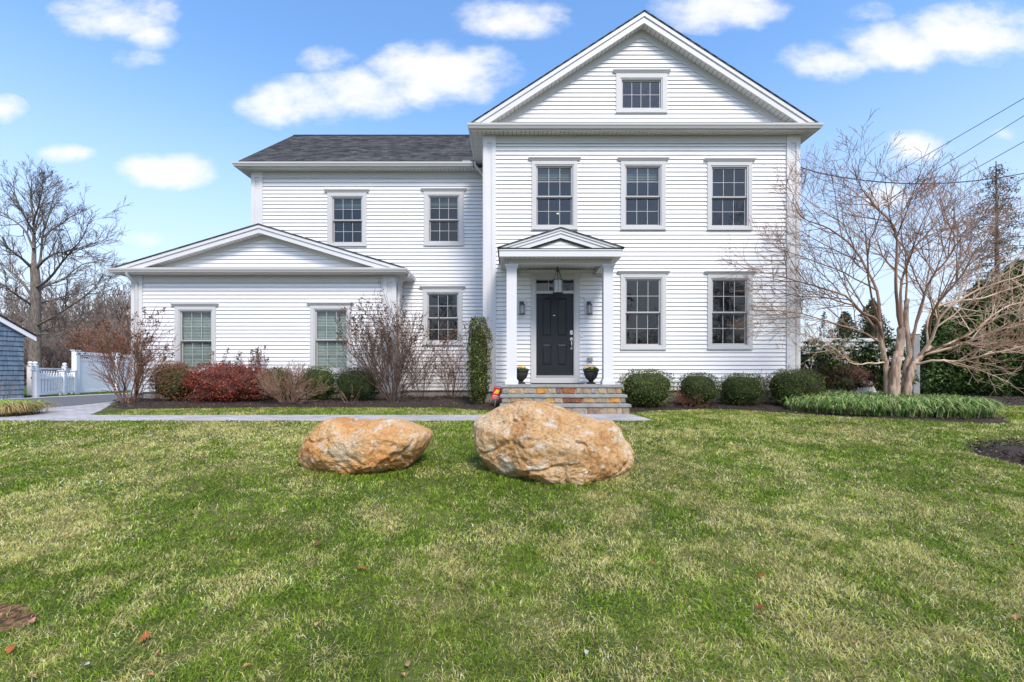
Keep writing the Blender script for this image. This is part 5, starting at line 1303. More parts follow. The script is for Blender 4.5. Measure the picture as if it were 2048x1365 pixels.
def twig_bush(px, pybase, D, w, h, label, material, seed, stems=14, cfg=None, spread=1.0, heads=0, headcols=None, group=None, name='bare_shrub', r0=.012, leafn=0, leafcols=None, upright=0.0, base_r=.12, headsize=.03):
    x = PX(px, D); z = zgf(x, D)+.02; r = random.Random(seed); T = Tree(seed)
    root = empty(name, (x, D, z), label, 'shrub', group)
    def clip(p):
        lim = (DG if p.x < GX1+.1 else DW) if p.x < MX0 else DM
        if p.x > MX1 or p.x < GX0-.2: lim = 99
        if p.y > lim-.1: p.y = lim-.1
        if p.z < z-.01: p.z = z-.01
        return p
    cfg = cfg or dict(n=[6, 4], ang=[28, 32], len=[.5, .5], seg=[6, 4, 3], wander=.10, up=[.05, .05, .05], rmin=.0028)
    cfg = dict(cfg); cfg['clip'] = clip
    for i in range(stems):
        a = 2*math.pi*i/stems+r.uniform(-.3, .3); q = math.sqrt((i+.5)/stems)*spread
        d = Vector((math.cos(a)*q*w/2, math.sin(a)*q*w/3, h*(1-.35*q*q)*r.uniform(.8, 1.05)))
        L_ = d.length*.95; base = Vector((x+math.cos(a)*base_r*q, D+math.sin(a)*base_r*q, z))
        dn = d.normalized()
        T.grow(base, (dn+Vector((0, 0, upright))).normalized(), L_, r0*r.uniform(.7, 1.2), 0, cfg)
    T.mb.build('stems', material, root, smooth=True)
    if heads:
        tips = sorted(T.tips, key=lambda t: -t[0].z); pts = []
        hi = [t for t in tips if t[0].z > z+h*.45]; r.shuffle(hi)
        for p, d in hi[:heads]:
            k = r.randint(14, 26)
            for j in range(k):
                t = j/k; rad_ = headsize*(1.25-t)*1.1
                pts.append(tuple(p+Vector((r.uniform(-1, 1)*rad_, r.uniform(-1, 1)*rad_, t*headsize*4.2))))
        leaf_part(pts, .046, headcols or [(.09, .055, .038), (.16, .10, .065), (.24, .10, .05)], [4, 3, 1], root, 'dried_flower_head', seed)
    if leafn:
        pts = []
        allv = T.mb.v
        for _ in range(leafn):
            v = allv[r.randrange(len(allv))]
            if v[2] > z+.15*h: pts.append((v[0]+r.uniform(-.03, .03), v[1]+r.uniform(-.03, .03), v[2]+r.uniform(-.03, .03)))
        leaf_part(pts, .035, leafcols or [(.25, .10, .05)], [1]*len(leafcols or [1]), root, 'foliage', seed)
    return root

dense = dict(n=[7, 4], ang=[30, 34], len=[.55, .5], seg=[6, 4, 3], wander=.11, up=[.04, .04, .04], rmin=.0028)
hyd = dict(n=[6, 3], ang=[26, 26], len=[.55, .5], seg=[7, 5, 3], wander=.075, up=[.035, .06, .09], rmin=.0034)
twig_bush(262, 812, 10.9, 1.95, 2.2, 'tall bare reddish shrub with dried heads at the left corner of the garage wing', TWIG_R, 21, stems=17, cfg=dict(n=[10, 5], ang=[34, 30], len=[.48, .5], seg=[7, 5, 3], wander=.09, up=[.03, .05, .08], rmin=.0034), heads=90, r0=.014, base_r=.2, leafn=1100, leafcols=[(.30, .12, .06), (.22, .12, .08)])
twig_bush(785, 806, 11.2, 3.6, 2.45, 'largest bare shrub with arching stems and dried flower heads, between the garage and wing windows', TWIG_B, 33, stems=21, cfg=dict(n=[14, 5], ang=[36, 28], len=[.46, .5], seg=[8, 5, 3], wander=.08, up=[.075, .07, .09], rmin=.0034), heads=190, r0=.016, base_r=.13, leafn=1500, leafcols=[(.24, .10, .06), (.17, .075, .055)], headsize=.045)
twig_bush(843, 800, 11.9, 1.0, 1.35, 'fine-twigged bare shrub right of the largest bare shrub', TWIG_B, 41, stems=16, cfg=dense, r0=.006, group='fine twiggy shrubs by the wing window')
twig_bush(905, 802, 11.8, 1.15, 1.5, 'dense reddish twiggy shrub just left of the columnar evergreen', TWIG_R, 43, stems=20, cfg=dense, r0=.006, group='fine twiggy shrubs by the wing window')
twig_bush(580, 812, 10.8, 1.05, .95, 'low fan of rusty twigs in front of the two boxwoods', TWIG_T, 45, stems=46, cfg=dict(n=[7, 4], ang=[26, 28], len=[.5, .5], seg=[4, 3, 2], wander=.10, up=[.03, .03, .03], rmin=.0028), r0=.006, base_r=.2, spread=1.25)
twig_bush(1378, 806, 10.2, .55, .38, 'tiny rust-leaved twig tuft at the foot of the second round boxwood', TWIG_R, 47, stems=14, cfg=dense, r0=.004, leafn=240, leafcols=[(.35, .12, .06), (.28, .10, .07)])
twig_bush(1535, 806, 10.55, .6, .75, 'grey bare twigs between the last two round boxwoods', TWIG_B, 49, stems=12, cfg=dense, r0=.005)
twig_bush(500, 800, 11.5, 1.7, 1.2, 'dark dried-headed twigs above the red shrub against the siding', TWIG_B, 51, stems=12, cfg=hyd, heads=40, r0=.006, base_r=.5)
twig_bush(700, 812, 10.6, .8, .45, 'sparse tan stems lying over the dark boxwood', TWIG_T, 53, stems=6, cfg=dict(n=[3], ang=[28], len=[.5], seg=[6, 4], wander=.12, up=[.0, .0], rmin=.004), r0=.007)

def mound(px, py, D, w, h, label, cols, wts, seed, n=5200, leaf=.030, name='boxwood', group='clipped round boxwoods', flat=.8, dep=None, core=.80, twigs=None, lump=.07):
    x = PX(px, D); gz = zgf(x, D)+.02; dep = dep or w
    zc_ = gz+h*.52; root = empty(name, (x, D, gz), label, 'shrub', group)
    r = np.random.default_rng(seed); d = r.normal(size=(n, 3)); d /= np.linalg.norm(d, axis=1, keepdims=True)
    p4 = 3.1; s = (np.abs(d)**p4).sum(1)**(-1/p4); d2 = d*s[:, None]
    lumps = np.array([noise.noise(Vector(q)*2.3+Vector((seed, 0, 0))) for q in d2])
    rr = (1+lump*lumps*1.8)*(1-.20*r.uniform(0, 1, n)**2.2)*(1+.03*r.normal(size=n))
    pts = np.stack([x+d2[:, 0]*w/2*rr, D+d2[:, 1]*dep/2*rr, zc_+d2[:, 2]*h/2*rr], 1)
    keep = pts[:, 2] > gz; pts = pts[keep]; nn = d[keep]
    tone = np.array([noise.noise(Vector(q)*3.1+Vector((0, seed, 0))) for q in d2[keep]])
    V, c = leaves(pts, leaf, mixcol(cols, wts, .3), nn, .6, .45, seed)
    c = c*np.repeat(1+.35*tone, 4)[:, None]
    link('foliage', poly_mesh('foliage', V, [4]*len(pts), np.clip(c, .003, .9)), LEAF, root)
    import bmesh
    bm = bmesh.new(); bmesh.ops.create_icosphere(bm, subdivisions=3, radius=1)
    for v in bm.verts:
        q = v.co; s_ = (abs(q.x)**p4+abs(q.y)**p4+abs(q.z)**p4)**(-1/p4); q = q*s_*core*(1+lump*1.8*noise.noise(q*s_*2.3+Vector((seed, 0, 0))))
        v.co = Vector((x+q.x*w/2, D+q.y*dep/2, max(gz+.03, zc_+q.z*h/2)))
    me = bpy.data.meshes.new('shaded_inner_core'); bm.to_mesh(me); bm.free(); link('shaded_inner_core', me, CORE if cols is not REDC else CORER, root)  # solid filler core, no twigs; its dark colour holds the inner shade
    T = Tree(seed)
    for i in range(7):
        a = i*.9; T.mb.tube([Vector((x+.03*math.cos(a), D+.03*math.sin(a), gz-.02)), Vector((x+.2*w*math.cos(a), D+.2*w*math.sin(a), gz+h*.35))], [.012, .008], 5)
    if twigs:
        m_, nt_ = twigs; T2 = Tree(seed+1)
        for i in range(nt_):
            a = T2.r.uniform(0, 6.28); el = T2.r.uniform(-.1, 1.3); q = Vector((math.cos(a)*math.cos(el), math.sin(a)*math.cos(el), math.sin(el)))
            b0 = Vector((x+q.x*w*.34, D+q.y*dep*.34, zc_+q.z*h*.34)); T2.grow(b0, q, .2*h+.06, .004, 0, dict(n=[3], ang=[32], len=[.6], seg=[4, 3], wander=.2, up=[.05, .05], rmin=.0026))
        T2.mb.build('outer_twigs', m_, root)
    T.mb.build('stems', TWIG_B, root)
    return root
CORE = mat('shaded_core', (.035, .048, .016), .95, var=.4, vscale=20, bump=1, bscale=30)  # darker than the leaves: shade inside the plant put into the colour
CORER = mat('shaded_core_red', (.10, .04, .03), .95, var=.4, vscale=20, bump=1, bscale=30)  # same for the red shrub, inner shade as a darker red
BOX = [(.070, .105, .018), (.115, .155, .028), (.038, .062, .014), (.26, .25, .07)]
REDC = [(.30, .050, .030), (.22, .035, .022), (.42, .13, .09), (.12, .035, .02)]
mound(1292, 780, 10.3, 1.16, .82, 'widest round boxwood, touching the right side of the steps', BOX, [4, 3, 3, 1.6], 61, n=7500, flat=1)
mound(1396, 778, 10.45, .88, .74, 'olive round boxwood under the left lower window, second from the steps', [(.055, .085, .02), (.10, .125, .03), (.15, .11, .05), (.035, .06, .014)], [4, 3, 2, 3], 62, n=5600)
mound(1482, 779, 10.5, .92, .72, 'dark green round boxwood under the right lower window with a pale patch', BOX, [4, 3, 5, .8], 63, n=5600)
mound(1588, 777, 10.35, 1.06, .82, 'green round boxwood with brown twiggy side at the house corner', BOX, [4, 4, 4, .5], 64, n=6500, twigs=(TWIG_B, 60))
mound(350, 780, 11.2, .90, .88, 'round shrub of rusty brown twigs left of the red shrub', [(.23, .105, .045), (.31, .15, .07), (.15, .075, .035), (.12, .10, .03)], [4, 3, 3, .5], 65, n=5200, group=None, name='rusty_shrub', twigs=(TWIG_R, 260))
mound(462, 771, 11.1, 1.92, .90, 'wide dark red burning-bush hedge under the garage wall', REDC, [4, 3, 3, 3], 66, n=11000, group=None, name='red_shrub', dep=1.1, leaf=.036, lump=.18)
mound(432, 763, 11.75, .9, .66, 'clipped boxwood mostly hidden behind the red shrub', BOX, [3, 3, 5, .3], 67, n=2500, dep=.6, group='clipped boxwoods along the garage wall')
mound(556, 773, 11.45, .84, .80, 'brown-tinged boxwood directly right of the red shrub', [(.08, .08, .02), (.19, .11, .045), (.05, .06, .018), (.24, .14, .06)], [3, 4, 3, 3], 68, n=5000, dep=.7, group='clipped boxwoods along the garage wall')
mound(636, 773, 11.35, .90, .82, 'olive square-topped boxwood under the right garage window', BOX, [4, 3, 3, .8], 69, n=5200, dep=.75, group='clipped boxwoods along the garage wall')
mound(714, 775, 11.3, 1.12, .80, 'darkest green flat-topped boxwood behind arching bare stems', [(.03, .062, .016), (.055, .095, .025), (.022, .042, .012)], [4, 3, 3], 70, n=6000, dep=.8, group='clipped boxwoods along the garage wall')
mound(1690, 775, 11.7, 1.25, .80, 'brown twiggy deciduous shrub in front of the rhododendrons', [(.18, .09, .06), (.13, .07, .05), (.24, .13, .08)], [3, 4, 2], 71, n=1500, group=None, name='brown_shrub', core=.3, twigs=(TWIG_R, 240), dep=1.0)

# columnar evergreen
def column():
    D = 11.05-.45; x = PX(958, D); gz = zgf(x, D); root = empty('columnar_evergreen', (x, D, gz), 'narrow upright yellow-green evergreen left of the porch', 'shrub')
    r = np.random.default_rng(81); n = 8500; t = r.uniform(0, 1, n)**.9; h = 2.0; a = r.uniform(0, 6.28, n)
    rad = .275*np.clip(np.minimum(1, .55+t*2.5)*np.where(t > .82, 1-(t-.82)*2.2, 1), .05, 1)
    lum = np.array([noise.noise(Vector((math.cos(q)*1.4, math.sin(q)*1.4, tt*6))) for q, tt in zip(a, t)])
    R = rad*(1+.35*lum)*(1-.3*r.uniform(0, 1, n)**2)
    pts = np.stack([x+R*np.cos(a), D+R*np.sin(a), gz+.05+t*h], 1); nn = np.stack([np.cos(a), np.sin(a), np.full(n, .3)], 1)
    V, c = leaves(pts, .036, mixcol([(.05, .075, .015), (.09, .12, .022), (.25, .25, .045), (.42, .40, .18), (.03, .045, .012)], [4, 4, 2.2, .8, 4]), nn, .5, .5, 82, droop=-1)
    link('foliage', poly_mesh('foliage', V, [4]*n, c), LEAF, root)
    T = Tree(83)
    for i in range(16):
        a_ = i*2.4; T.grow(Vector((x+.05*math.cos(a_), D+.05*math.sin(a_), gz-.02)), Vector((.10*math.cos(a_), .10*math.sin(a_), 1)), 2.15*T.r.uniform(.85, 1.02), .010, 0, dict(n=[9], ang=[25], len=[.12], seg=[8, 3], wander=.03, up=[.06, .1], rmin=.003))
    T.mb.build('stems', TWIG_B, root)
    c_ = MB(); c_.lathe((x, D, gz+.1), [(.08, 0), (.19, .25), (.2, 1.0), (.17, 1.5), (.05, 1.75)], 12); c_.build('shaded_inner_core', CORE, root)  # solid core coloured dark for the shade between the stems
    P2 = [tuple(p+Vector((T.r.uniform(-.04, .04), T.r.uniform(-.04, .04), -T.r.uniform(0, .2)))) for p, d in T.tips for _ in range(5)]
    leaf_part(P2, .035, [(.07, .10, .02), (.2, .2, .04)], [3, 1], root, 'top_foliage', 84)
column()

# rhododendrons, hedge, conifers on the right
def cone_tree(px, D, w, h, label, seed, n, cols, wts, leaf=.1, name='arborvitae', group=None, core=.72, droop=.8, taper=1.0, base=0.0, sparse=0.0, pw=.75):
    x = PX(px, D); gz = zgf(x, D); root = empty(name, (x, D, gz), label, 'tree', group)
    r = np.random.default_rng(seed); t = r.uniform(0, 1, n)**1.25; a = r.uniform(0, 6.28, n)
    env = w/2*np.clip((1-t)**pw*1.05+.02, .02, 1)*np.minimum(1, .75+t*2)
    lum = np.array([noise.noise(Vector((math.cos(q)*2.2+seed, math.sin(q)*2.2, tt*h*.9)))+.6*noise.noise(Vector((math.cos(q)*5+seed, math.sin(q)*5, tt*h*2.2))) for q, tt in zip(a, t)])
    R = env*(1+.42*lum)*(1-.4*r.uniform(0, 1, n)**2)
    k = (r.uniform(0, 1, n) > sparse*(lum < .05))
    pts = np.stack([x+R*np.cos(a), D+R*np.sin(a), gz+base+t*(h-base)], 1)[k]; nn = np.stack([np.cos(a), np.sin(a), np.full(n, .45)], 1)[k]
    V, c = leaves(pts, leaf, mixcol(cols, wts, .35), nn, .42, .4, seed, droop=droop)
    c = c*np.repeat(1+.4*np.clip(lum[k], -1, 1), 4)[:, None]
    link('foliage', poly_mesh('foliage', V, [4]*len(pts), np.clip(c, .002, .9)), LEAF, root)
    b = MB(); b.tube([Vector((x, D, gz-.1)), Vector((x, D, gz+h*.97))], [w*.035+.03, .012], 8)
    tr_ = Tree(seed)
    for i in range(int(h*9)):
        tt = i/(h*9); z = gz+base+tt*(h-base); rr = w/2*(1-tt)**pw*.85; aa = i*2.4
        b.tube([Vector((x, D, z)), Vector((x+rr*.5*math.cos(aa), D+rr*.5*math.sin(aa), z+rr*.12)), Vector((x+rr*math.cos(aa), D+rr*math.sin(aa), z+rr*.1))], [.02*(1-tt)+.006, .012*(1-tt)+.005, .004], 4)
    b.build('trunk', BARK_G, root)
    if core:
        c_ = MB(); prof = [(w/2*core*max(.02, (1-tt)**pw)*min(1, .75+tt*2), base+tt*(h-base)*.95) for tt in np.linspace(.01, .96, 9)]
        c_.lathe((x, D, gz), prof, 14); c_.build('shaded_core', CORE, root)  # solid core, the crown's inner shade in its dark colour
    return root
ARB = [(.06, .11, .022), (.10, .17, .035), (.03, .055, .014), (.17, .24, .06)]
hed = [(1890, 14.0, 2.1, 2.7, 'leftmost and shortest arborvitae of the dark hedge behind the bare tree'), (1966, 13.5, 2.3, 3.4, 'second arborvitae of the dark hedge, below the tall thin spruce'),
       (2040, 13.0, 2.5, 3.9, 'tall arborvitae of the dark hedge at the right edge'), (2120, 12.6, 2.5, 4.3, 'arborvitae of the hedge mostly outside the right edge')]
for i, (px, D, w, h, lab) in enumerate(hed): cone_tree(px, D, w, h, lab, 100+i, 15000, ARB, [4, 3, 4, .9], leaf=.105, group='dark evergreen hedge at right', pw=.55)
def thin_spruce(px, D, w, h, label):
    x = PX(px, D); root = empty('spruce_tree', (x, D, 0), label, 'tree'); T = Tree(120); pts = []
    T.mb.tube([Vector((x, D, -.1)), Vector((x+.05, D, h*.5)), Vector((x, D, h))], [.13, .08, .015], 8)
    for i in range(95):
        t = (i/95)**.85; z = 1.6+t*(h-1.7); L_ = w/2*(1-t)**.75*T.r.uniform(.55, 1.1)+.12; a = i*2.4+T.r.uniform(-.4, .4)
        p = [Vector((x+math.cos(a)*L_*u, D+math.sin(a)*L_*u, z+L_*(.35*u-.42*u*u))) for u in (0, .35, .7, 1)]
        T.mb.tube(p, [.022*(1-t)+.008, .014, .009, .004], 4)
        for k in range(int(34*L_)+6):
            u = T.r.uniform(.15, 1.05); c = Vector((x+math.cos(a)*L_*u, D+math.sin(a)*L_*u, z+L_*(.35*u-.42*u*u)))
            for q in range(3): pts.append(tuple(c+Vector((T.r.gauss(0, .10), T.r.gauss(0, .10), -abs(T.r.gauss(0, .09))))))
    T.mb.build('trunk', BARK_G, root)
    leaf_part(pts, .10, [(.075, .08, .04), (.12, .11, .055), (.18, .14, .085)], [4, 3, 2], root, 'foliage', 120, aspect=.3, droop=1.0)
thin_spruce(1992, 17.5, 4.2, 9.0, 'tall thin-needled spruce rising above the hedge at right')
cone_tree(1690, 26, 3.4, 4.2, 'small brownish evergreen seen over the fence right of the house', 121, 5000, [(.06, .065, .03), (.10, .09, .04)], [1, 1], leaf=.16, name='cedar_tree', core=.6, sparse=.3, group='evergreens beyond the right fence')
cone_tree(1745, 24, 3.0, 4.6, 'taller brownish evergreen left of the bare tree trunks, beyond the fence', 122, 5000, [(.06, .065, .03), (.10, .09, .04)], [1, 1], leaf=.16, name='cedar_tree', core=.6, sparse=.3, group='evergreens beyond the right fence')
cone_tree(1648, 30, 1.3, 4.8, 'thin spindly evergreen spire just right of the house corner', 123, 1200, [(.07, .07, .05), (.11, .1, .07)], [1, 1], leaf=.14, name='cedar_tree', core=0, sparse=.5, group='evergreens beyond the right fence')

def rhodo(px, D, w, h, label, seed):
    x = PX(px, D); gz = zgf(x, D); root = empty('rhododendron', (x, D, gz), label, 'shrub', 'rhododendrons by the right fence')
    r = np.random.default_rng(seed); Vs = []; Cs = []; N_ = 0; T = Tree(seed)
    for k in range(330):
        d = r.normal(size=3); d /= np.linalg.norm(d); d[2] = abs(d[2])*1.1-.15; rad = 1-.35*r.uniform()**2
        c = np.array([x+d[0]*w/2*rad, D+d[1]*w/2.4*rad, gz+.35+ (d[2]+.15)*(h-.4)*rad])
        m = 11; aa = r.uniform(0, 6.28, m); el = r.uniform(-.5, .5, m)
        t = np.stack([np.cos(aa)*np.cos(el), np.sin(aa)*np.cos(el), np.sin(el)-.25], 1); s = np.cross(t, [0, 0, 1.]); s /= np.linalg.norm(s, axis=1, keepdims=True)+1e-6
        L_ = r.uniform(.10, .16, (m, 1)); wd = .022
        V = np.stack([c+t*.01, c+t*L_*.5+s*wd, c+t*L_+[0, 0, -.015], c+t*L_*.5-s*wd], 1).reshape(-1, 3)
        cc = np.array([[.06, .11, .025], [.10, .17, .035], [.22, .28, .05], [.03, .05, .015]])[r.choice(4, m, p=[.4, .3, .1, .2])]
        Vs.append(V); Cs.append(np.repeat(cc, 4, 0)); N_ += m
        if k % 6 == 0: T.mb.tube([Vector((x+r.uniform(-.1, .1), D, gz)), Vector((x+d[0]*w/4, D+d[1]*w/5, gz+.5*h)), Vector(c)], [.02, .012, .006], 4)
    link('foliage', poly_mesh('foliage', np.concatenate(Vs), [4]*N_, np.concatenate(Cs)), LEAF, root); T.mb.build('stems', TWIG_B, root)
rhodo(1632, 12.1, 1.5, 1.55, 'broad-leaved evergreen shrub right against the house corner', 131)
rhodo(1700, 12.5, 1.8, 1.65, 'broad-leaved evergreen shrub in the middle of the right fence', 132)
rhodo(1765, 12.3, 1.5, 1.6, 'broad-leaved evergreen shrub left of the peeling trunks', 133)

# ------------------------------------------------------------------ fences, blue shed, wires
CONCP = mat('weathered_post', (.33, .33, .34), .7, var=.15)
def right_fence():
    D = 13.2; r = empty('vinyl_fence', (9.4, D, .15), 'white vinyl privacy fence between the house corner and bare tree', 'fence')
    x0, x1 = MX1+.05, PX(1822, D); z0, z1 = .17, PZ(677, D)
    b = MB(); n = 28; w = (x1-x0)/n
    for i in range(n): b.box(x0+i*w, x0+(i+1)*w-.006, D, D+.03, z0+.12, z1-.1)
    b.build('panel', VINYL, r)
    for za, zb in ((z0, z0+.12), (z1-.1, z1)): MB().box(x0, x1, D-.02, D+.05, za, zb).build('rail', VINYL, r)
    for px in (1830,):
        xx = PX(px, D); b = MB(); b.box(xx-.09, xx+.09, D-.06, D+.12, 0, PZ(669, D)); po = b.build('post', CONCP, r)
        b = MB(); b.box(xx-.11, xx+.11, D-.08, D+.14, PZ(669, D), PZ(669, D)+.03); b.prism([(-.09, 0), (.09, 0), (0, .06)], -.09, .09, lambda u, v, t: (xx+u, D+.03+t, PZ(669, D)+.031+v)); b.build('post_cap', VINYL, po)
right_fence()
def fence_frame(A, B):
    A = Vector(A); B = Vector(B); t = (B-A).normalized(); n = Vector((t.y, -t.x)); 
    return lambda u, v, z: (A.x+t.x*u+n.x*v, A.y+t.y*u+n.y*v, z), (B-A).length
def left_fence():
    A, B = (-17.95, 18.7), (-18.75, 22.6); f, L_ = fence_frame(A, B); ztop = 1.75
    r = empty('privacy_fence', (A[0], A[1], 0), 'tall white vinyl privacy fence with lattice top by the driveway', 'fence')
    def bx(b, u0, u1, v0, v1, z0, z1):
        vs_ = [f(u, v, z) for z in (z0, z1) for u, v in ((u0, v0), (u1, v0), (u1, v1), (u0, v1))]; b.add(vs_, [(0, 3, 2, 1), (4, 5, 6, 7), (0, 1, 5, 4), (1, 2, 6, 5), (2, 3, 7, 6), (3, 0, 4, 7)])
    # the lattice faces the street: v positive or negative both fine
    b = MB(); n = 16
    for i in range(n): bx(b, .12+(L_-.12)*i/n, .12+(L_-.12)*(i+1)/n-.012, -.015, .015, .12, 1.38)
    b.build('panel', VINYL, r)
    for za, zb in ((1.38, 1.46), (ztop-.12, ztop), (.04, .14)): b = MB(); bx(b, .12, L_, -.03, .03, za, zb); b.build('rail', VINYL, r)
    b = MB(); z0, z1 = 1.46, ztop-.12; u = .12; s = z1-z0
    while u < L_-s:
        for sg in (1, -1):
            ua, ub = (u, u+s) if sg > 0 else (u+s, u); w = .02
            vs_ = [f(ua-w, .004*sg-.004, z0), f(ua+w, .004*sg-.004, z0), f(ub+w, .004*sg-.004, z1), f(ub-w, .004*sg-.004, z1), f(ua-w, .004*sg+.003, z0), f(ua+w, .004*sg+.003, z0), f(ub+w, .004*sg+.003, z1), f(ub-w, .004*sg+.003, z1)]
            b.add(vs_, [(0, 1, 2, 3), (7, 6, 5, 4), (0, 4, 5, 1), (1, 5, 6, 2), (2, 6, 7, 3), (3, 7, 4, 0)])
        u += .115
    b.build('lattice', VINYL, r, fixn=True)
    for u in (.03, L_*.5+.6, L_):
        b = MB(); bx(b, u-.09, u+.09, -.09, .09, -.1, ztop+.03); po = b.build('post', VINYL, r)
        b = MB(); bx(b, u-.12, u+.12, -.12, .12, ztop+.03, ztop+.06); b.build('post_cap', VINYL, po)
left_fence()
def gate():
    A, B = (-16.35, 15.6), (-17.75, 18.5); f, L_ = fence_frame(A, B)
    r = empty('picket_gate', (A[0], A[1], 0), 'white picket gate with square posts between the blue shed and tall fence', 'gate')
    def bx(b, u0, u1, v0, v1, z0, z1):
        vs_ = [f(u, v, z) for z in (z0, z1) for u, v in ((u0, v0), (u1, v0), (u1, v1), (u0, v1))]; b.add(vs_, [(0, 3, 2, 1), (4, 5, 6, 7), (0, 1, 5, 4), (1, 2, 6, 5), (2, 3, 7, 6), (3, 0, 4, 7)])
    for u, w in ((.05, .10), (L_*.66, .13), (L_-.12, .11)):
        b = MB(); bx(b, u-w, u+w, -w*.6, w*.6, -.05, .94); po = b.build('post', VINYL, r)
        b = MB(); bx(b, u-w-.03, u+w+.03, -w*.6-.03, w*.6+.03, .94, .965); b.build('post_cap', VINYL, po)
    for a, c, n in ((.18, L_*.66-.16, 8), (L_*.66+.16, L_-.26, 4)):
        b = MB(); w = (c-a)/n
        for i in range(n):
            u = a+w*(i+.5); h = .86; hw_ = w*.30
            bx(b, u-hw_, u+hw_, -.012, .012, .08, h-.04); b.add([f(u-hw_, -.012, h-.04), f(u+hw_, -.012, h-.04), f(u, -.012, h), f(u-hw_, .012, h-.04), f(u+hw_, .012, h-.04), f(u, .012, h)], [(0, 1, 2), (5, 4, 3), (1, 4, 5, 2), (0, 2, 5, 3)])
        b.build('pickets', VINYL, r)
        for za, zb in ((.64, .72), (.08, .17)): b = MB(); bx(b, a-.03, c+.03, .013, .05, za, zb); b.build('rail', VINYL, r)
    b = MB(); bx(b, .0, .2, -.11, -.075, .66, .70); bx(b, .06, .10, -.11, -.075, .60, .74); b.build('latch', PEWTER, r)
gate()
def back_pickets():
    A, B = (-19.1, 19.6), (-20.4, 22.6); A = (-18.2, 17.2); B = (-19.6, 21.6); f, L_ = fence_frame(A, B)
    r = empty('picket_fence', (A[0], A[1], 0), 'white picket fence with ball-capped posts seen over the gate', 'fence')
    def bx(b, u0, u1, v0, v1, z0, z1):
        vs_ = [f(u, v, z) for z in (z0, z1) for u, v in ((u0, v0), (u1, v0), (u1, v1), (u0, v1))]; b.add(vs_, [(0, 3, 2, 1), (4, 5, 6, 7), (0, 1, 5, 4), (1, 2, 6, 5), (2, 3, 7, 6), (3, 0, 4, 7)])
    for px in (53, 70, 129):
        # solve u so that the post stands at this column
        best = min(np.linspace(0, L_, 200), key=lambda u: abs(1024+F*f(u, 0, 0)[0]/f(u, 0, 0)[1]-px))
        p = f(best, 0, 0); b = MB(); bx(b, best-.07, best+.07, -.07, .07, 0, 1.13); po = b.build('post', VINYL, r)
        b = MB(); b.lathe((p[0], p[1], 1.13), [(.10, 0), (.10, .02), (.045, .035), (.05, .05), (.075, .08), (.08, .11), (.06, .145), (.02, .165)], 12); b.build('ball_cap', VINYL, po, smooth=True)
    for za, zb in ((1.0, 1.06), (.25, .33), (.55, .62)): b = MB(); bx(b, 0, L_, -.03, .03, za, zb); b.build('rail', VINYL, r)
    b = MB(); n = 30
    for i in range(n): u = L_*(i+.5)/n; bx(b, u-.035, u+.035, .031, .05, .1, .95)
    b.build('pickets', VINYL, r)
back_pickets()
def shed():
    r = empty('blue_shed', (-19, 15, 0), 'blue shake-sided outbuilding with white eave trim at the far left edge', 'shed')
    A = Vector((-16.1, 15.0)); B = Vector((-18.1, 8.3)); t = (A-B).normalized(); L_ = (A-B).length
    expo = .157; zt = 2.22; rise = .65; half = L_/2
    def f(u, v, z): p = B+t*u+Vector((t.y, -t.x))*v; return (p.x, p.y, z)    # v outward to the street
    b = MB(); zr = 0; k = 0
    top = lambda u: zt+rise*min(u, L_-u)
    while zr < zt+rise*half:
        z1 = zr+expo; u0 = 0 if zr < zt else (zr-zt)/rise; u1 = L_-u0
        u0t = 0 if z1 < zt else (z1-zt)/rise; u1t = L_-u0t
        if u1 <= u0: break
        if u1t < u0t: u0t = u1t = L_/2
        # shakes: individual courses of varied width
        u = u0
        b.add([f(u0, .03, zr), f(u1, .03, zr), f(u1t, .004, z1), f(u0t, .004, z1), f(u0, -.01, zr+.004), f(u1, -.01, zr+.004)], [(0, 1, 2, 3), (4, 5, 1, 0)])
        zr += expo
    b.build('shake_wall', BLUE, r)
    # right side wall runs back
    b = MB(); n2 = Vector((-t.y, t.x)); C = A+n2*.2; C = A-Vector((t.y, -t.x))*6
    zr = 0
    while zr < zt:
        b.add([(A.x, A.y, zr), (C.x, C.y, zr), (C.x-.02, C.y, zr+expo), (A.x-.02, A.y, zr+expo)], [(0, 1, 2, 3)]); zr += expo
    b.build('side_wall', BLUE, r)
    b = MB(); ov = .28
    for s in (0, 1):
        pts = []
        ue = -ov if s == 0 else L_+ov; um = L_/2; ze = zt-rise*ov; zm = zt+rise*um
        for v0, v1 in ((.10, -.2),):
            b.add([f(ue, .10, ze+.02), f(um, .10, zm+.02), f(um, .10, zm-.15), f(ue, .10, ze-.13), f(ue, .03, ze+.02), f(um, .03, zm+.02), f(um, .03, zm-.15), f(ue, .03, ze-.13)], [(0, 1, 2, 3), (7, 6, 5, 4), (0, 4, 5, 1), (1, 5, 6, 2), (2, 6, 7, 3), (3, 7, 4, 0)])
    b.build('eave_trim', VINYL, r, fixn=True)
    b = MB()
    for s in (0, 1):
        ue = -ov-.02 if s == 0 else L_+ov+.02; um = L_/2; ze = zt-rise*ov+.03; zm = zt+rise*um+.03
        b.add([f(ue, .14, ze), f(um, .14, zm), f(um, -6, zm), f(ue, -6, ze), f(ue, .14, ze+.03), f(um, .14, zm+.03), f(um, -6, zm+.03), f(ue, -6, ze+.03)], [(0, 1, 2, 3), (7, 6, 5, 4), (0, 4, 5, 1), (1, 5, 6, 2), (2, 6, 7, 3), (3, 7, 4, 0)])
    b.build('roof', EDGE, r, fixn=True)
shed()
twig_bush(4, 800, 9.6, .7, .75, 'sparse pale dried stems at the left edge in front of the blue shed', TWIG_T, 57, stems=8, cfg=dict(n=[3], ang=[26], len=[.4], seg=[6, 4], wander=.10, up=[.0, .0], rmin=.004), r0=.005)

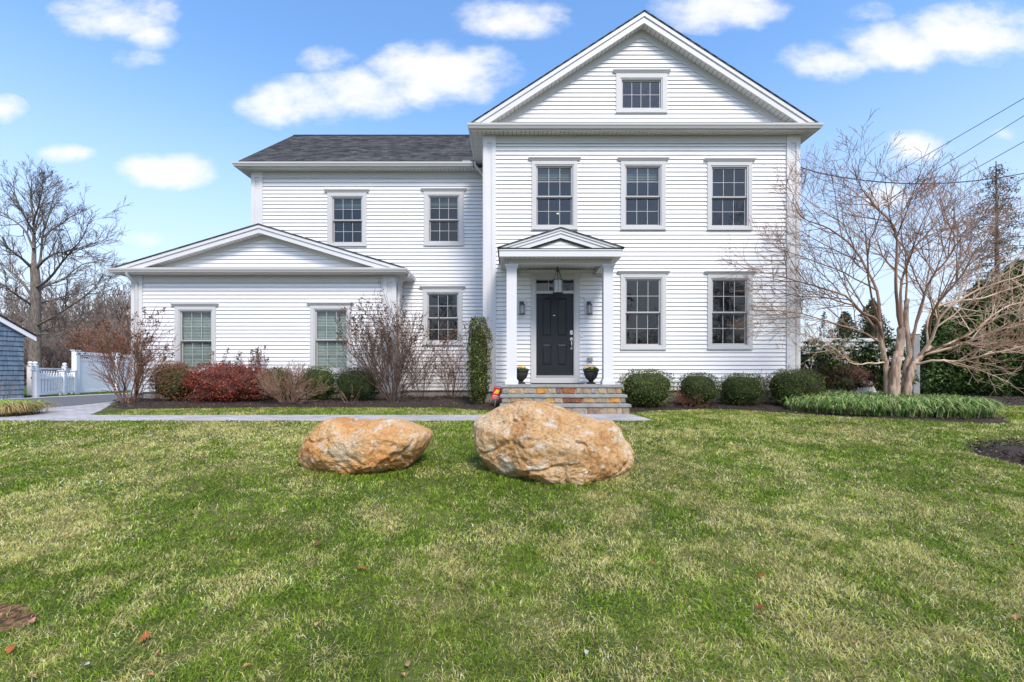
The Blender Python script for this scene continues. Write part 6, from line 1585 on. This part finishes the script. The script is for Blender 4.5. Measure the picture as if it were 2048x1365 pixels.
def wires():
    WM = mat('wire_black', (.02, .02, .02), .6)
    data = [((2200, 101, 14), (1500, 511, 46), 'topmost overhead wire crossing the sky at upper right', 0.0), ((2200, 131, 15), (1500, 566, 46), 'second overhead wire from the top at right', 0.0),
            ((2200, 192, 15), (1500, 584, 46), 'third overhead wire from the top at right', 0.0), ((2200, 266, 16), (1500, 655, 46), 'lowest sloping overhead wire behind the bare tree', 0.0)]
    for (a, b_, lab, sag) in data:
        A = P(*a); B = P(*b_); A = A+(A-B)*.35; pts = [A.lerp(B, i/24)-Vector((0, 0, .15*math.sin(math.pi*i/24))) for i in range(25)]
        o = MB().tube(pts, [.010+.008*i/24 for i in range(25)], 5).build('overhead_wire', WM); tag(o, lab, 'wire', 'overhead wires at right')
    A = P(1600, 335, 11.25); B = P(2200, 312, 16)
    pts = [A.lerp(B, i/24)-Vector((0, 0, .62*math.sin(math.pi*(i/24)**.8))) for i in range(25)]
    o = MB().tube(pts, [.014]*25, 6).build('overhead_wire', WM); tag(o, 'sagging service cable attached to the right corner of the house', 'wire', 'overhead wires at right')
wires()
# ------------------------------------------------------------------ background woods
def small_tree(seed, h, cfg=None, rmin=.02):
    T = Tree(seed); cfg = cfg or dict(n=[11, 6, 3], ang=[34, 36, 34], len=[.38, .5, .5], seg=[8, 5, 3, 2], wander=.10, up=[.05, .10, .06], rmin=rmin)
    T.grow(Vector((0, 0, 0)), Vector((T.r.uniform(-.08, .08), T.r.uniform(-.08, .08), 1)), h, h*.014, 0, cfg)
    return T
def bush_tree(seed, h, rmin=.02, w=.6, stems=9):
    T = Tree(seed)
    for i in range(stems):
        a = i*2.4; q = math.sqrt((i+.5)/stems)*w
        T.grow(Vector((.2*math.cos(a), .2*math.sin(a), 0)), Vector((q*math.cos(a), q*math.sin(a), 1)), h*T.r.uniform(.7, 1), .03, 0, dict(n=[8, 4], ang=[28, 32], len=[.45, .5], seg=[6, 4, 2], wander=.09, up=[.05, .06, .05], rmin=rmin))
    return T
def arrs(T):
    V = np.array(T.mb.v, np.float32); q = np.array([f for f in T.mb.f if len(f) == 4], np.int32); return V, q
def merged(name, items, material):
    """items: (V, Q, x, y, z, scale, rot)"""
    Vs = []; Qs = []; o = 0
    for V, Q_, x, y, z, s, a in items:
        c, sn = math.cos(a), math.sin(a); W = np.stack([(V[:, 0]*c-V[:, 1]*sn)*s+x, (V[:, 0]*sn+V[:, 1]*c)*s+y, V[:, 2]*s+z], 1); Vs.append(W); Qs.append(Q_+o); o += len(V)
    V = np.concatenate(Vs); Q_ = np.concatenate(Qs); me = bpy.data.meshes.new(name)
    me.vertices.add(len(V)); me.vertices.foreach_set('co', V.astype(np.float32).ravel()); me.loops.add(Q_.size); me.loops.foreach_set('vertex_index', Q_.ravel().astype(np.int32))
    me.polygons.add(len(Q_)); me.polygons.foreach_set('loop_start', (np.arange(len(Q_))*4).astype(np.int32)); me.update(calc_edges=True)
    return link(name, me, material)
WOODM = mat('far_twigs', (.16, .115, .095), .9, color2=(.30, .235, .205), vscale=.35, detail=3)
WOODR = mat('far_twigs_red', (.20, .10, .07), .9, color2=(.32, .18, .125), vscale=.5)
protos = [arrs(small_tree(201, 9)), arrs(small_tree(202, 8)), arrs(bush_tree(203, 5)), arrs(bush_tree(204, 4, w=.9)), arrs(small_tree(205, 7))]
r_ = random.Random(5); items = []
for i in range(120):
    D = r_.uniform(42, 75); px = r_.uniform(-160, 330); x = PX(px, D); k = r_.choice([0, 1, 4, 0, 1, 2]); V, Q_ = protos[k]
    items.append((V, Q_, x, D, -.3, r_.uniform(.85, 1.25)*(D/52), r_.uniform(0, 6.28)))
for i in range(80):
    D = r_.uniform(33, 48); px = r_.uniform(-120, 320); x = PX(px, D); V, Q_ = protos[r_.choice([2, 3])]
    items.append((V, Q_, x, D, -.2, r_.uniform(.7, 1.15), r_.uniform(0, 6.28)))
tag(merged('distant_woodland', items, WOODM), 'tangled brown leafless woodland behind the fences at left', 'woodland', kind='stuff')
items = []
for i in range(24):
    D = r_.uniform(45, 80); px = r_.uniform(1560, 1880); V, Q_ = protos[r_.choice([0, 1, 2, 4])]
    items.append((V, Q_, PX(px, D), D, -.2, r_.uniform(.35, .6)*(D/52), r_.uniform(0, 6.28)))
tag(merged('distant_woodland', items, WOODM), 'low hazy leafless treeline beyond the right fence', 'woodland', kind='stuff')
# rust coloured shrub behind the tall fence
T = bush_tree(211, 3.6, rmin=.008, w=.75, stems=16); me = T.mb
D = 25.5; x = PX(238, D); root = empty('rusty_tree', (x, D, 0), 'rust-brown twiggy small tree just behind the lattice-topped fence', 'tree')
o = T.mb.build('branches', WOODR); o.parent = root; 
rl = np.random.default_rng(9); vv = np.array(T.mb.v); kk = vv[rl.integers(0, len(vv), 11000)]; kk = kk[kk[:, 2] > 1.2]+rl.normal(size=(1, 3))*0
V, c = leaves(kk+rl.normal(size=kk.shape)*.07, .09, mixcol([(.26, .12, .06), (.20, .09, .05), (.32, .17, .09)], [3, 3, 2]), seed=10); o = link('foliage', poly_mesh('foliage', V, [4]*len(kk), c), LEAF); o.parent = root
# trees across the road behind the camera, seen only as reflections in the glass
items = []
for i in range(16):
    V, Q_ = protos[i % 5]; items.append((V, Q_, -22+i*3+r_.uniform(-1, 1), -19-r_.uniform(0, 8), -.9, r_.uniform(.9, 1.4), r_.uniform(0, 6.28)))
tag(merged('roadside_woodland', items, WOODM), 'leafless trees across the road, mirrored in the lower windows', 'woodland', kind='stuff')
print('done')
